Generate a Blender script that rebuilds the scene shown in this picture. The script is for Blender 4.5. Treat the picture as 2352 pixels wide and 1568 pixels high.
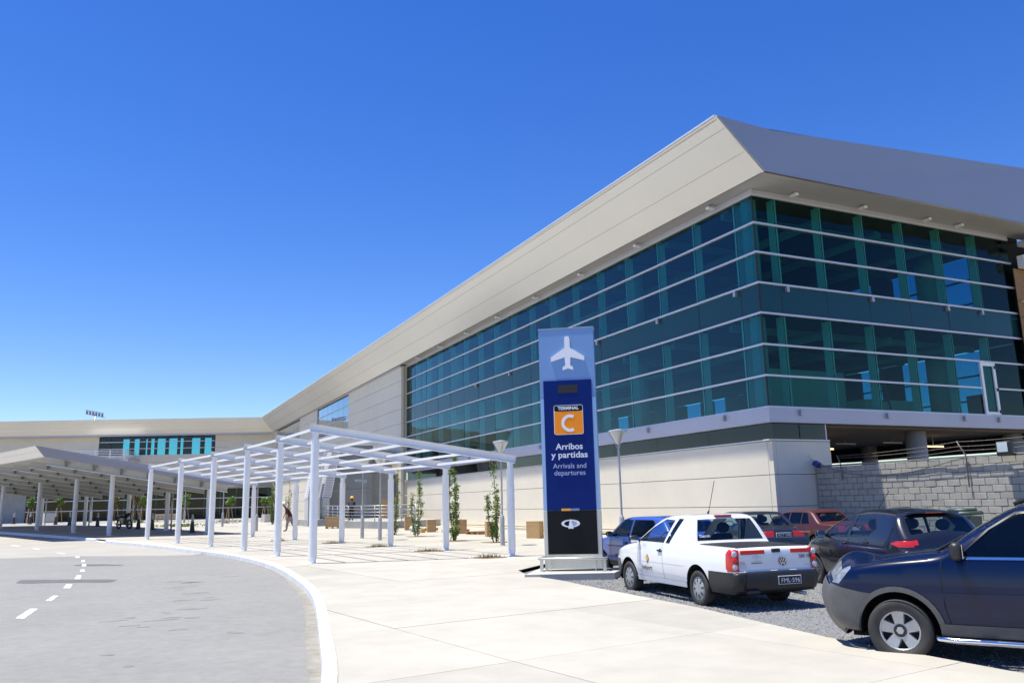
import bpy, bmesh, math, random
from math import sin, cos, pi, radians, sqrt, atan2, hypot
from mathutils import Vector, Matrix
from mathutils.geometry import delaunay_2d_cdt
random.seed(7)
for _o in list(bpy.data.objects): bpy.data.objects.remove(_o)
sc = bpy.context.scene
COL = sc.collection

# ---------------------------------------------------------------- camera
EYE = 1.65
yaw, pitch, roll = 0.44769, 0.19569, -0.02277
_f = Vector((sin(yaw)*cos(pitch), cos(yaw)*cos(pitch), sin(pitch)))
_r0 = Vector((cos(yaw), -sin(yaw), 0)); _u0 = _r0.cross(_f)
_r = cos(roll)*_r0 + sin(roll)*_u0; _u = -sin(roll)*_r0 + cos(roll)*_u0
cd = bpy.data.cameras.new('camera'); cam = bpy.data.objects.new('camera', cd); COL.objects.link(cam)
M = Matrix((( _r.x, _u.x, -_f.x, 0), (_r.y, _u.y, -_f.y, 0), (_r.z, _u.z, -_f.z, EYE), (0,0,0,1)))
cam.matrix_world = M
cd.sensor_fit = 'HORIZONTAL'; cd.sensor_width = 36.0; cd.lens = 1880/2352*36.0
cd.clip_start = 0.1; cd.clip_end = 6000
sc.camera = cam

# ---------------------------------------------------------------- sky, sun, exposure
SUNV = Vector((-0.24, 0.10, 1.0)).normalized()
w = bpy.data.worlds.new('World'); sc.world = w; w.use_nodes = True
nt = w.node_tree; bg = nt.nodes['Background']
sky = nt.nodes.new('ShaderNodeTexSky'); sky.sky_type = 'NISHITA'; sky.sun_disc = False
sky.sun_elevation = math.asin(SUNV.z); sky.sun_rotation = atan2(SUNV.x, SUNV.y)
sky.altitude = 0; sky.air_density = 1.0; sky.dust_density = 0.2; sky.ozone_density = 4.0
hs = nt.nodes.new('ShaderNodeHueSaturation'); hs.inputs['Saturation'].default_value = 1.33; hs.inputs['Value'].default_value = 1.0; hs.inputs['Hue'].default_value = 0.518
nt.links.new(sky.outputs[0], hs.inputs['Color']); nt.links.new(hs.outputs[0], bg.inputs[0]); bg.inputs[1].default_value = 0.12
sd = bpy.data.lights.new('sun', 'SUN'); sd.energy = 5.0; sd.angle = radians(0.53); sd.color = (1.0, 0.965, 0.83)
so = bpy.data.objects.new('sun', sd); COL.objects.link(so); so.rotation_euler = SUNV.to_track_quat('Z', 'Y').to_euler()
so.location = (-20, 10, 60)
sc.view_settings.view_transform = 'Standard'; sc.view_settings.look = 'None'
sc.view_settings.exposure = 0.60; sc.view_settings.gamma = 1.0
sc.render.engine = 'CYCLES'
sc.cycles.max_bounces = 8; sc.cycles.transparent_max_bounces = 16
sc.cycles.diffuse_bounces = 3; sc.cycles.glossy_bounces = 4; sc.cycles.transmission_bounces = 4
sc.cycles.caustics_reflective = False; sc.cycles.caustics_refractive = False

# ---------------------------------------------------------------- helpers
def sstep(t):
    t = min(max(t, 0), 1); return t*t*(3-2*t)
def g(x, y):
    """height of the paved ground: rises gently towards the terminal"""
    return .0072*min(max(y-8, 0), 80) + .008*min(max(y-45, 0), 30)*sstep((12-x)/12)

class MB:
    def __init__(s): s.v = []; s.f = []; s.mi = []; s.m = 0
    def add(s, vs, fs):
        o = len(s.v); s.v += [tuple(p) for p in vs]; s.f += [tuple(i+o for i in f) for f in fs]; s.mi += [s.m]*len(fs); return s
    def box(s, c, size, rz=0, R=None, bev=0):
        hx, hy, hz = size[0]/2, size[1]/2, size[2]/2
        if bev:
            b = min(bev, hx*.9, hy*.9, hz*.9); pts = []
            # chamfered box : 24 verts
            bm = bmesh.new(); bmesh.ops.create_cube(bm, size=1)
            for v in bm.verts: v.co = Vector((v.co.x*2*hx, v.co.y*2*hy, v.co.z*2*hz))
            bmesh.ops.bevel(bm, geom=bm.edges[:], offset=b, segments=1, affect='EDGES')
            pts = [v.co.copy() for v in bm.verts]; bm.verts.index_update(); fs = [[v.index for v in f.verts] for f in bm.faces]; bm.free()
        else:
            pts = [Vector((x, y, z)) for z in (-hz, hz) for y in (-hy, hy) for x in (-hx, hx)]
            fs = [(0,2,3,1), (4,5,7,6), (0,1,5,4), (2,6,7,3), (0,4,6,2), (1,3,7,5)]
        if R is None: R = Matrix.Rotation(rz, 3, 'Z')
        c = Vector(c)
        return s.add([R @ p + c for p in pts], fs)
    def span(s, a, b, w, h, up=(0,0,1)):
        """box beam from a to b, w across, h along up"""
        a = Vector(a); b = Vector(b); d = b-a; L = d.length; d.normalize(); up = Vector(up)
        x = d.cross(up).normalized(); u = x.cross(d).normalized()
        R = Matrix((x, d, u)).transposed()
        return s.box((a+b)/2, (w, L, h), R=R)
    def tube(s, pts, r, n=8, caps=True):
        pts = [Vector(p) for p in pts]; rings = []; rs = r if isinstance(r, (list, tuple)) else [r]*len(pts)
        prev = None
        for i, p in enumerate(pts):
            d = (pts[min(i+1, len(pts)-1)] - pts[max(i-1, 0)]).normalized()
            if prev is None:
                a = Vector((0,0,1)) if abs(d.z) < .9 else Vector((1,0,0)); prev = d.cross(a).normalized()
            prev = (prev - d*prev.dot(d)).normalized(); q = d.cross(prev)
            rings.append([p + (prev*cos(2*pi*k/n) + q*sin(2*pi*k/n))*rs[i] for k in range(n)])
        vs = [p for rg in rings for p in rg]; fs = []
        for i in range(len(pts)-1):
            for k in range(n):
                fs.append((i*n+k, i*n+(k+1)%n, (i+1)*n+(k+1)%n, (i+1)*n+k))
        if caps: fs += [tuple(range(n))[::-1], tuple(range((len(pts)-1)*n, len(pts)*n))]
        return s.add(vs, fs)
    def lathe(s, prof, n=24, c=(0,0,0), axis='Z', caps=False):
        """profile of (r, h) turned about an axis"""
        vs = []; c = Vector(c)
        for r, h in prof:
            for k in range(n):
                a = 2*pi*k/n
                p = (r*cos(a), r*sin(a), h) if axis == 'Z' else ((r*cos(a), h, r*sin(a)) if axis == 'Y' else (h, r*cos(a), r*sin(a)))
                vs.append(Vector(p)+c)
        fs = []
        for i in range(len(prof)-1):
            for k in range(n): fs.append((i*n+k, i*n+(k+1)%n, (i+1)*n+(k+1)%n, (i+1)*n+k))
        if caps: fs += [tuple(range(n))[::-1], tuple(range((len(prof)-1)*n, len(prof)*n))]
        return s.add(vs, fs)
    def prism(s, poly, a, b):
        """poly: list of 3D points, extruded by vector (b-a)"""
        n = len(poly); d = Vector(b)-Vector(a)
        vs = [Vector(p) for p in poly] + [Vector(p)+d for p in poly]
        fs = [tuple(range(n))[::-1], tuple(range(n, 2*n))] + [(k, (k+1)%n, n+(k+1)%n, n+k) for k in range(n)]
        return s.add(vs, fs)
    def quad(s, *p): return s.add(p, [tuple(range(len(p)))])
    def mesh(s, name):
        me = bpy.data.meshes.new(name); me.from_pydata(s.v, [], s.f); return me
    def build(s, name, mat, parent=None, smooth=False, angle=None, fixn=True):
        me = s.mesh(name)
        if fixn:
            bm = bmesh.new(); bm.from_mesh(me); bmesh.ops.recalc_face_normals(bm, faces=bm.faces[:]); bm.to_mesh(me); bm.free()
        ms = mat if isinstance(mat, (list, tuple)) else [mat]
        for m in ms: me.materials.append(m)
        if len(ms) > 1: me.polygons.foreach_set('material_index', s.mi)
        if smooth:
            me.polygons.foreach_set('use_smooth', [True]*len(me.polygons))
            if angle: me.set_sharp_from_angle(angle=radians(angle))
        return link(name, me, parent)
def link(name, me, parent=None):
    o = bpy.data.objects.new(name, me); COL.objects.link(o)
    if parent: o.parent = parent
    return o
def tag(o, label, cat, group=None, kind=None):
    if label: o['label'] = label
    if cat: o['category'] = cat
    if group: o['group'] = group
    if kind: o['kind'] = kind
    return o
def empty(name, loc=(0,0,0), rz=0, label=None, cat=None, group=None):
    o = bpy.data.objects.new(name, None); COL.objects.link(o); o.location = loc; o.rotation_euler = (0,0,rz)
    o.empty_display_size = .3
    return tag(o, label, cat, group)
def copy_tree(o, parent=None):
    c = o.copy(); COL.objects.link(c); c.parent = parent
    for ch in list(o.children): copy_tree(ch, c)
    return c
def struct(o): o['kind'] = 'structure'; return o
def pip(p, poly):
    x, y = p; c = False; n = len(poly); j = n-1
    for i in range(n):
        xi, yi = poly[i]; xj, yj = poly[j]
        if (yi > y) != (yj > y) and x < (xj-xi)*(y-yi)/(yj-yi)+xi: c = not c
        j = i
    return c
def catmull(P, n=8, closed=False):
    P = [Vector(p) for p in P]; out = []; N = len(P)
    for i in range(N if closed else N-1):
        if closed: a, b, c, d = P[i-1], P[i], P[(i+1)%N], P[(i+2)%N]
        else:
            b, c = P[i], P[i+1]; a = P[i-1] if i else b*2-c; d = P[i+2] if i+2 < N else c*2-b
        for k in range(n):
            t = k/n; out.append(.5*((2*b)+(c-a)*t+(2*a-5*b+4*c-d)*t*t+(3*b-a-3*c+d)*t**3))
    if not closed: out.append(P[-1])
    return out

# ---------------------------------------------------------------- materials
_mats = {}
def mat(name, col, rough=.5, metal=0, var=.0, vscale=3.0, bump=0, bscale=20, spec=.5, coat=0, world=False, tint=None, detail=6, alpha=None, emit=None, stretch=None, var2=0, v2scale=.4):
    """principled material with noise driven colour variation (wear, grain) and fine relief"""
    if name in _mats: return _mats[name]
    m = bpy.data.materials.new(name); m.use_nodes = True; nt = m.node_tree; N = nt.nodes; L = nt.links
    p = N['Principled BSDF']; _mats[name] = m
    p.inputs['Roughness'].default_value = rough; p.inputs['Metallic'].default_value = metal
    p.inputs['Specular IOR Level'].default_value = spec
    if coat: p.inputs['Coat Weight'].default_value = coat; p.inputs['Coat Roughness'].default_value = .03
    c = (*col, 1); p.inputs['Base Color'].default_value = c
    if emit: p.inputs['Emission Color'].default_value = (*emit[0], 1); p.inputs['Emission Strength'].default_value = emit[1]
    if var or bump or var2:
        if world: co = N.new('ShaderNodeNewGeometry').outputs['Position']
        else: co = N.new('ShaderNodeTexCoord').outputs['Object']
        if stretch:
            mp = N.new('ShaderNodeMapping'); mp.inputs['Scale'].default_value = stretch; L.new(co, mp.inputs[0]); co = mp.outputs[0]
    last = None
    if var:
        n = N.new('ShaderNodeTexNoise'); n.inputs['Scale'].default_value = vscale; n.inputs['Detail'].default_value = detail; n.inputs['Roughness'].default_value = .6
        L.new(co, n.inputs['Vector'])
        r = N.new('ShaderNodeValToRGB'); t = tint or tuple(x*(1-var) for x in col)
        r.color_ramp.elements[0].position = .3; r.color_ramp.elements[1].position = .7
        r.color_ramp.elements[0].color = (*t, 1); r.color_ramp.elements[1].color = (*[min(1, x*(1+var*.5)) for x in col], 1)
        L.new(n.outputs[0], r.inputs[0]); last = r.outputs[0]
    if var2:
        n2 = N.new('ShaderNodeTexNoise'); n2.inputs['Scale'].default_value = v2scale; n2.inputs['Detail'].default_value = 4
        L.new(co, n2.inputs['Vector'])
        mr = N.new('ShaderNodeMapRange'); mr.inputs['From Min'].default_value = .3; mr.inputs['From Max'].default_value = .7
        mr.inputs['To Min'].default_value = 1-var2; mr.inputs['To Max'].default_value = 1+var2*.4; L.new(n2.outputs[0], mr.inputs['Value'])
        mx = N.new('ShaderNodeMix'); mx.data_type = 'RGBA'; mx.blend_type = 'MULTIPLY'; mx.inputs['Factor'].default_value = 1
        if last: L.new(last, mx.inputs['A'])
        else: mx.inputs['A'].default_value = c
        L.new(mr.outputs[0], mx.inputs['B']); last = mx.outputs['Result']
    if last: L.new(last, p.inputs['Base Color'])
    if bump:
        n = N.new('ShaderNodeTexNoise'); n.inputs['Scale'].default_value = bscale; n.inputs['Detail'].default_value = 6
        L.new(co, n.inputs['Vector'])
        b = N.new('ShaderNodeBump'); b.inputs['Strength'].default_value = bump; b.inputs['Distance'].default_value = .02
        L.new(n.outputs[0], b.inputs['Height']); L.new(b.outputs[0], p.inputs['Normal'])
    return m
def glass(name, tint, refl=1.0, ior=1.52, rough=.0, rcol=(1,1,1), wav=0, diff=0, dcol=(.02,.03,.04)):
    """flat pane: tinted see-through + mirror reflection by angle"""
    if name in _mats: return _mats[name]
    m = bpy.data.materials.new(name); m.use_nodes = True; nt = m.node_tree; N = nt.nodes; L = nt.links; _mats[name] = m
    N.remove(N['Principled BSDF']); out = N['Material Output']
    tr = N.new('ShaderNodeBsdfTransparent'); tr.inputs[0].default_value = (*tint, 1)
    gl = N.new('ShaderNodeBsdfGlossy'); gl.inputs['Roughness'].default_value = rough; gl.inputs['Color'].default_value = (*rcol, 1)
    fr = N.new('ShaderNodeFresnel'); fr.inputs[0].default_value = ior
    base = tr.outputs[0]
    if diff:
        df = N.new('ShaderNodeBsdfDiffuse'); df.inputs[0].default_value = (*dcol, 1)
        m0 = N.new('ShaderNodeMixShader'); m0.inputs[0].default_value = diff; L.new(tr.outputs[0], m0.inputs[1]); L.new(df.outputs[0], m0.inputs[2]); base = m0.outputs[0]
    mu = N.new('ShaderNodeMath'); mu.operation = 'MULTIPLY'; mu.inputs[1].default_value = refl; mu.use_clamp = True
    ge = N.new('ShaderNodeNewGeometry'); bf = N.new('ShaderNodeMath'); bf.operation = 'SUBTRACT'; bf.inputs[0].default_value = 1; L.new(ge.outputs['Backfacing'], bf.inputs[1])
    m1 = N.new('ShaderNodeMath'); m1.operation = 'MULTIPLY'; L.new(fr.outputs[0], m1.inputs[0]); L.new(bf.outputs[0], m1.inputs[1])   # no reflection off the hidden rear face of a pane
    L.new(m1.outputs[0], mu.inputs[0])
    mx = N.new('ShaderNodeMixShader'); L.new(mu.outputs[0], mx.inputs[0]); L.new(base, mx.inputs[1]); L.new(gl.outputs[0], mx.inputs[2])
    if wav:
        co = N.new('ShaderNodeNewGeometry').outputs['Position']; n = N.new('ShaderNodeTexNoise'); n.inputs['Scale'].default_value = .6; n.inputs['Detail'].default_value = 1
        L.new(co, n.inputs['Vector']); b = N.new('ShaderNodeBump'); b.inputs['Strength'].default_value = wav; b.inputs['Distance'].default_value = .05
        L.new(n.outputs[0], b.inputs['Height']); L.new(b.outputs[0], gl.inputs['Normal'])
    L.new(mx.outputs[0], out.inputs[0]); return m

WHITE = mat('white_paint', (.87,.87,.87), .35, var=.05, vscale=2.0)
STEEL = mat('galvanised_steel', (.45,.46,.48), .45, .6, var=.15, vscale=6)
STAINLESS = mat('brushed_stainless', (.62,.61,.57), .38, .75, var=.06, vscale=2, stretch=(40,40,1))
BLACK = mat('black_plastic', (.018,.018,.02), .45, var=.2, vscale=8)
RUBBER = mat('tyre_rubber', (.025,.025,.026), .75, var=.35, vscale=12, tint=(.045,.042,.04))
CREAM = mat('cream_stone_cladding', (.74,.68,.565), .75, var=.04, vscale=.8, bump=.05, bscale=40, world=True, var2=.05, v2scale=.12)
CREAM2 = mat('cream_return_cladding', (.64,.56,.40), .75, var=.04, vscale=.8, world=True)  # warm bounce light on the return face is put into this yellower colour
CONC = mat('grey_concrete', (.36,.36,.35), .85, var=.16, vscale=1.2, bump=.2, bscale=30, world=True)
ALU = mat('aluminium_panel', (.77,.765,.745), .32, .35, var=.03, vscale=.3, world=True, bump=.10, bscale=.45)
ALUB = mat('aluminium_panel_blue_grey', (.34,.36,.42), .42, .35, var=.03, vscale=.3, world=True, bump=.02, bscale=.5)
MULL = mat('anodised_mullion', (.62,.63,.68), .4, .3, var=.03, vscale=1)
BAND = mat('lavender_grey_band', (.50,.50,.57), .5, .2, var=.04, vscale=.8, world=True)
SOFF = mat('soffit_sheet', (.42,.42,.42), .6, .1, var=.05, vscale=.6, world=True)
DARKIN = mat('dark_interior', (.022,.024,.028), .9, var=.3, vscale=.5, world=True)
WOOD = mat('pale_plywood', (.52,.33,.15), .7, var=.22, vscale=3, bump=.1, bscale=20, stretch=(1,1,6))
WOOD2 = mat('pallet_timber', (.42,.22,.10), .8, var=.3, vscale=5, stretch=(1,6,1))
BARK = mat('sapling_bark', (.16,.12,.08), .9, var=.3, vscale=10)
STAKE = mat('stake_timber', (.50,.36,.20), .8, var=.2, vscale=8)
GRASS = mat('planting_green', (.09,.13,.03), .8, var=.5, vscale=6, tint=(.16,.13,.05))
def leafmat(name, c1, c2):
    m = mat(name, c1, .5, var=.6, vscale=9, tint=c2, spec=.3, world=True)
    return m
LEAF1 = leafmat('poplar_leaves', (.20,.29,.06), (.08,.13,.03))
LEAF2 = leafmat('young_tree_leaves', (.18,.27,.05), (.07,.12,.025))
LEAF3 = leafmat('drying_tree_leaves', (.20,.17,.06), (.09,.08,.03))
# ================================================================ GROUND, ROADS, PAVEMENT
KERB = [(-1.9,-10),(-.9,-4),(.3,1.5),(1.3,5.5),(2.03,8.27),(2.51,10.43),(3.53,15.66),(3.97,19.37),(4.23,24.26),(3.96,29.27),(3.05,34.44),(1.45,41.84),(-.2,47.39),(-.95,50.0),(-3.5,57.3),(-6.9,65.9),(-12.5,79),(-21,97)]
kc = [Vector((p.x, p.y)) for p in catmull([(x,y,0) for x,y in KERB], 10)]
def offs(P, d):
    out = []
    for i, p in enumerate(P):
        t = (P[min(i+1,len(P)-1)]-P[max(i-1,0)]).normalized(); out.append(p + Vector((-t.y, t.x))*d)
    return out
kout = offs(kc, .17)
EDGE = [(7.4,-10),(7.6,0),(7.74,5.27),(7.82,7.73),(8.25,10.77),(8.41,13.96),(8.56,15.71),(8.52,17.19),(8.88,18.45)]
GBACK = [(9.98,19.48),(12.5,21.6),(20.6,24.2)]
def sheet(name, poly, zoff, m, step=2.0, thick=0):
    """sheet over polygon following the ground height"""
    xs = [p[0] for p in poly]; ys = [p[1] for p in poly]; pts = [Vector(p[:2]) for p in poly]
    n = len(pts); ed = [(i,(i+1)%n) for i in range(n)]
    x = min(xs)
    while x < max(xs):
        y = min(ys)
        while y < max(ys):
            if pip((x,y), poly): pts.append(Vector((x+random.uniform(-.1,.1), y+random.uniform(-.1,.1))))
            y += step
        x += step
    vs, es, fs, *_ = delaunay_2d_cdt(pts, ed, [], 0, 1e-4)
    F = [f for f in fs if pip((sum(vs[i].x for i in f)/3, sum(vs[i].y for i in f)/3), poly)]
    mb = MB(); mb.add([(v.x, v.y, g(v.x,v.y)+zoff) for v in vs], F)
    o = mb.build(name, m, smooth=True, fixn=False); me = o.data
    if me.polygons and sum(p.normal.z for p in me.polygons) < 0: me.flip_normals()
    return o
EARTH = mat('dry_earth', (.30,.26,.19), .95, var=.3, vscale=.1, world=True)
ASPH = mat('old_asphalt', (.245,.24,.23), .9, var=.10, vscale=6, bump=.5, bscale=70, world=True, var2=.07, v2scale=.5, tint=(.215,.21,.20), detail=10)
ASPH2 = mat('pale_concrete_road', (.36,.335,.30), .9, var=.08, vscale=.8, bump=.2, bscale=40, world=True, var2=.08, v2scale=.3)
PATCH = mat('asphalt_patch', (.125,.125,.128), .9, var=.25, vscale=5, world=True, bump=.3, bscale=60)
PAVES = [mat('new_concrete_paving_%s'%n, tuple(k*c for c in (.415,.388,.338)), .85, var=.09, vscale=1.6, bump=.15, bscale=35, world=True, var2=.10, v2scale=.35) for n,k in (('a',1.0),('b',1.04),('c',.95),('d',1.01))]
JOINT = mat('paving_joint', (.315,.295,.26), .95, var=.2, vscale=4, world=True)
PAINT = mat('road_paint', (.80,.80,.79), .7, var=.12, vscale=9, world=True, tint=(.55,.55,.54))
KWHITE = mat('kerb_whitewash', (.72,.72,.74), .7, var=.08, vscale=5, world=True, tint=(.58,.58,.60), bump=.1, bscale=30)
GRAV = mat('gravel_bed', (.21,.21,.215), .95, var=.55, vscale=28, world=True, bump=.9, bscale=45)
STONES = mat('gravel_stones', (.28,.28,.285), .85, var=.5, vscale=14, world=True, tint=(.11,.11,.115))

# big base sheet to the horizon
mb = MB(); xs = [-3000,-600,-150,-80,-40,-20,0,20,40,80,150,600,3000]; ys = [-3000,-600,-100,-20,8,20,35,45,60,75,88,120,200,600,3000]
vs = [(x,y,g(x,y)-.45) for y in ys for x in xs]; nx = len(xs)
mb.add(vs, [(j*nx+i, j*nx+i+1, (j+1)*nx+i+1, (j+1)*nx+i) for j in range(len(ys)-1) for i in range(nx-1)])
struct(mb.build('ground', EARTH, fixn=False))

# road: grey asphalt near, pale concrete beyond a seam
seamR = None
kl = [(p.x,p.y) for p in kout]
near = [p for p in kl if p[1] <= 33.6]; far = [p for p in kl if p[1] > 33.6]
road = struct(sheet('road', [(-70,-10)] + near + [(2.6,33.62),(1.57,34.09),(-1.12,36.14),(-3.79,36.83),(-70,52)], -.13, ASPH, 3.0))
road2 = struct(sheet('concrete_road', [(-70,52),(-3.79,36.83),(-1.12,36.14),(1.57,34.09),(2.6,33.62)] + far + [(-70,130)], -.134, ASPH2, 4.0))
# lane dashes (parts of the road)
DASH = [[(-1.42,16.77),(-1.28,16.68),(-1.18,18.09),(-1.31,18.18)],[(-1.15,19.47),(-1.04,19.39),(-.97,20.43),(-1.07,20.5)],[(-.97,22.25),(-.83,22.15),(-.82,23.23),(-.95,23.33)],[(-.85,24.81),(-.72,24.71),(-.72,26.03),(-.83,26.13)],[(-.81,27.46),(-.69,27.36),(-.71,28.31),(-.81,28.39)],[(-.85,29.95),(-.72,29.85),(-.75,31.0),(-.87,31.09)],[(-.93,32.27),(-.82,32.17),(-.85,33.2),(-.96,33.3)],[(-1.22,35.03),(-1.07,34.9),(-1.12,35.91),(-1.24,36.02)],[(-2.1,39.2),(-1.96,39.3),(-1.65,38.25),(-1.79,38.15)],[(-3.35,44.4),(-3.2,44.5),(-2.88,43.2),(-3.0,43.1)],[(-4.6,48.4),(-4.45,48.5),(-3.98,47.1),(-4.12,47.0)],[(-1.75,13.0),(-1.62,12.95),(-1.5,14.4),(-1.63,14.45)]]
for i, d in enumerate(DASH):
    mb = MB(); r = road2 if i in (8,9,10) else road
    n = 6; top = []; bot = []
    for k in range(n+1):
        t = k/n; j = random.uniform(-.008,.008)
        a = Vector(d[0]).lerp(Vector(d[3]), t); b = Vector(d[1]).lerp(Vector(d[2]), t)
        top.append((a.x+j, a.y, g(a.x,a.y)-.1255)); bot.append((b.x+j, b.y, g(b.x,b.y)-.1255))
    mb.add(top+bot, [(k, k+1, n+2+k, n+1+k) for k in range(n)])
    o = mb.build('lane_dash', PAINT, r, fixn=False)
    if o.data.polygons[0].normal.z < 0: o.data.flip_normals()
def blob_patch(pts, jit=.05):
    P = catmull([(x,y,0) for x,y in pts], 6, True); mb = MB()
    P = [(p.x+random.uniform(-jit,jit), p.y+random.uniform(-jit,jit)) for p in P]
    mb.add([(x,y,g(x,y)-.126) for x,y in P], [tuple(range(len(P)))]); o = mb.build('asphalt_patch', PATCH, road, fixn=False)
    if o.data.polygons[0].normal.z < 0: o.data.flip_normals()
blob_patch([(-2.12,24.75),(-2.0,25.4),(-1,24.75),(.05,24.0),(.1,23.6),(-.05,23.2),(-1,23.8),(-2.0,24.3)], .03)
blob_patch([(-1.11,30.5),(-.76,30.9),(.22,29.9),(.24,29.5),(-.64,29.9)], .03)

SMUDGE = mat('tyre_smudge', (.212,.206,.196), .9, var=.2, vscale=6, world=True, bump=.4, bscale=70)
_r = random.Random(21)
def smudge(x, y, L, wd):
    n = 12; P = []
    for k in range(n):
        a = 2*pi*k/n; rr = _r.uniform(.55,1.1); P.append((x+L*rr*cos(a)*.92-wd*rr*sin(a)*.3, y+wd*rr*sin(a)))
    P = [(p.x,p.y) for p in catmull([(a,b,0) for a,b in P],3,True)]
    mb = MB(); mb.add([(a,b,g(a,b)-.1272) for a,b in P],[tuple(range(len(P)))]); o = mb.build('tyre_smudge',SMUDGE,road,fixn=False)
    if o.data.polygons[0].normal.z < 0: o.data.flip_normals()
for _ in range(34):
    t = _r.random(); y = 7+17*t; x = (1.0+.09*(y-7)) + _r.gauss(-.7,.75)
    if x > 2.0+.11*(y-8)-.5: continue
    smudge(x, y, _r.uniform(.05,.22)*(1+.03*y), _r.uniform(.03,.10)*(1+.03*y))
SAND = mat('gutter_sand', (.265,.247,.215), .95, var=.25, vscale=5, world=True, bump=.2, bscale=60)
gp = [p for p in kout if 2 < p.y < 30]; gq = offs(gp, .05); 
mb = MB(); V = []
for i,p in enumerate(gp):
    t = (gp[min(i+1,len(gp)-1)]-gp[max(i-1,0)]).normalized(); nrm = Vector((-t.y,t.x)); wdt = (.04+.12*sstep((p.y-6)/5)*(1-sstep((p.y-17)/8)))*_r.uniform(.9,1.1)
    q = p+nrm*wdt; b = p-nrm*.01; V += [(b.x,b.y,g(b.x,b.y)-.1262),(q.x,q.y,g(q.x,q.y)-.1262)]
mb.add(V,[(2*i,2*i+1,2*i+3,2*i+2) for i in range(len(gp)-1)]); o = mb.build('gutter_sand',SAND,road,fixn=False)
if o.data.polygons[0].normal.z < 0: o.data.flip_normals()
# kerb: white-washed kerb stones
kerb = struct(empty('kerb'))
L = 0; seg = []; step = 1.0
def kerb_stone(P, Q, low=False):
    mb = MB(); n = len(P); h = .0 if not low else -.09
    prof = []
    for a, b in zip(P, Q):
        z = g(a.x, a.y); d = (b-a)
        prof.append([(a.x,a.y,z-.30),(a.x,a.y,z+.012+h),(a.x+d.x*.80,a.y+d.y*.80,z+.012+h),(a.x+d.x*.92,a.y+d.y*.92,z-.012+h),(b.x,b.y,z-.30)])
    vs = [p for r in prof for p in r]; m = 5
    fs = [(i*m+k, i*m+k+1, (i+1)*m+k+1, (i+1)*m+k) for i in range(n-1) for k in range(m-1)]
    fs += [tuple(range(m)), tuple(range((n-1)*m, n*m))[::-1]]
    mb.add(vs, fs); mb.build('kerb_stone', KWHITE, kerb)
acc = 0; P = [kc[0]]; Q = [kout[0]]
for i in range(1, len(kc)):
    P.append(kc[i]); Q.append(kout[i]); acc += (kc[i]-kc[i-1]).length
    if acc > 1.9 or i == len(kc)-1:
        # leave a hairline gap
        P2 = P[:]; Q2 = Q[:]; e = (P[-1]-P[-2]).normalized()*.012; P2[-1] = P[-1]-e; Q2[-1] = Q[-1]-e
        ym = P[len(P)//2].y
        kerb_stone(P2, Q2, low=(46.8 < ym < 49.6)); P = [kc[i]]; Q = [kout[i]]; acc = 0

# pavement bed + cast slabs
inner = offs(kc, -.006)
pav_poly = [(p.x,p.y) for p in inner] + [(30,118),(30,26)] + GBACK[::-1] + EDGE[::-1]
pavement = struct(sheet('pavement', pav_poly, -.016, JOINT, 3.0))
def clip_cell(poly, c, ux, uy, h):
    """clip polygon to a square cell"""
    for nrm in (ux, -ux, uy, -uy):
        out = []; n = len(poly)
        for i in range(n):
            a, b = poly[i-1], poly[i]; da = (a-c).dot(nrm)-h; db = (b-c).dot(nrm)-h
            if da <= 0: 
                if db <= 0: out.append(b)
                else: out.append(a + (b-a)*(da/(da-db)))
            elif db <= 0:
                out.append(a + (b-a)*(da/(da-db))); out.append(b)
        poly = out
        if len(poly) < 3: return []
    return poly
pp = [Vector(p) for p in pav_poly]
CELL = 2.95; ang = radians(8); ux = Vector((cos(ang), sin(ang))); uy = Vector((-sin(ang), cos(ang))); org = Vector((8.1, 0))
nslab = 0
for j in range(-3, 42):
    for i in range(-9, 12):
        c = org + ux*((i+.5)*CELL) + uy*((j+.5)*CELL)
        poly = clip_cell(pp, c, ux, uy, CELL/2-.0045)
        if len(poly) < 3: continue
        # area + dedupe
        q = []
        for p in poly:
            if not q or (p-q[-1]).length > .004: q.append(p)
        if len(q) > 2 and (q[0]-q[-1]).length < .004: q.pop()
        A = abs(sum(q[k-1].x*q[k].y-q[k].x*q[k-1].y for k in range(len(q))))/2
        if len(q) < 3 or A < .02: continue
        if c.y > 80 or c.x > 21.5 or c.x < -11: continue
        mb = MB(); n = len(q); dz = random.uniform(-.002,.002)
        top = [(p.x,p.y,g(p.x,p.y)+dz) for p in q]; bot = [(p.x,p.y,g(p.x,p.y)-.014) for p in q]
        ce = (sum(p[0] for p in top)/n, sum(p[1] for p in top)/n)
        mb.add(top+bot, [tuple(range(n))] + [(k,(k+1)%n,n+(k+1)%n,n+k) for k in range(n)])
        o = mb.build('slab', random.choice(PAVES), pavement, fixn=False); nslab += 1
        if o.data.polygons[0].normal.z < 0: o.data.flip_normals()
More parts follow.
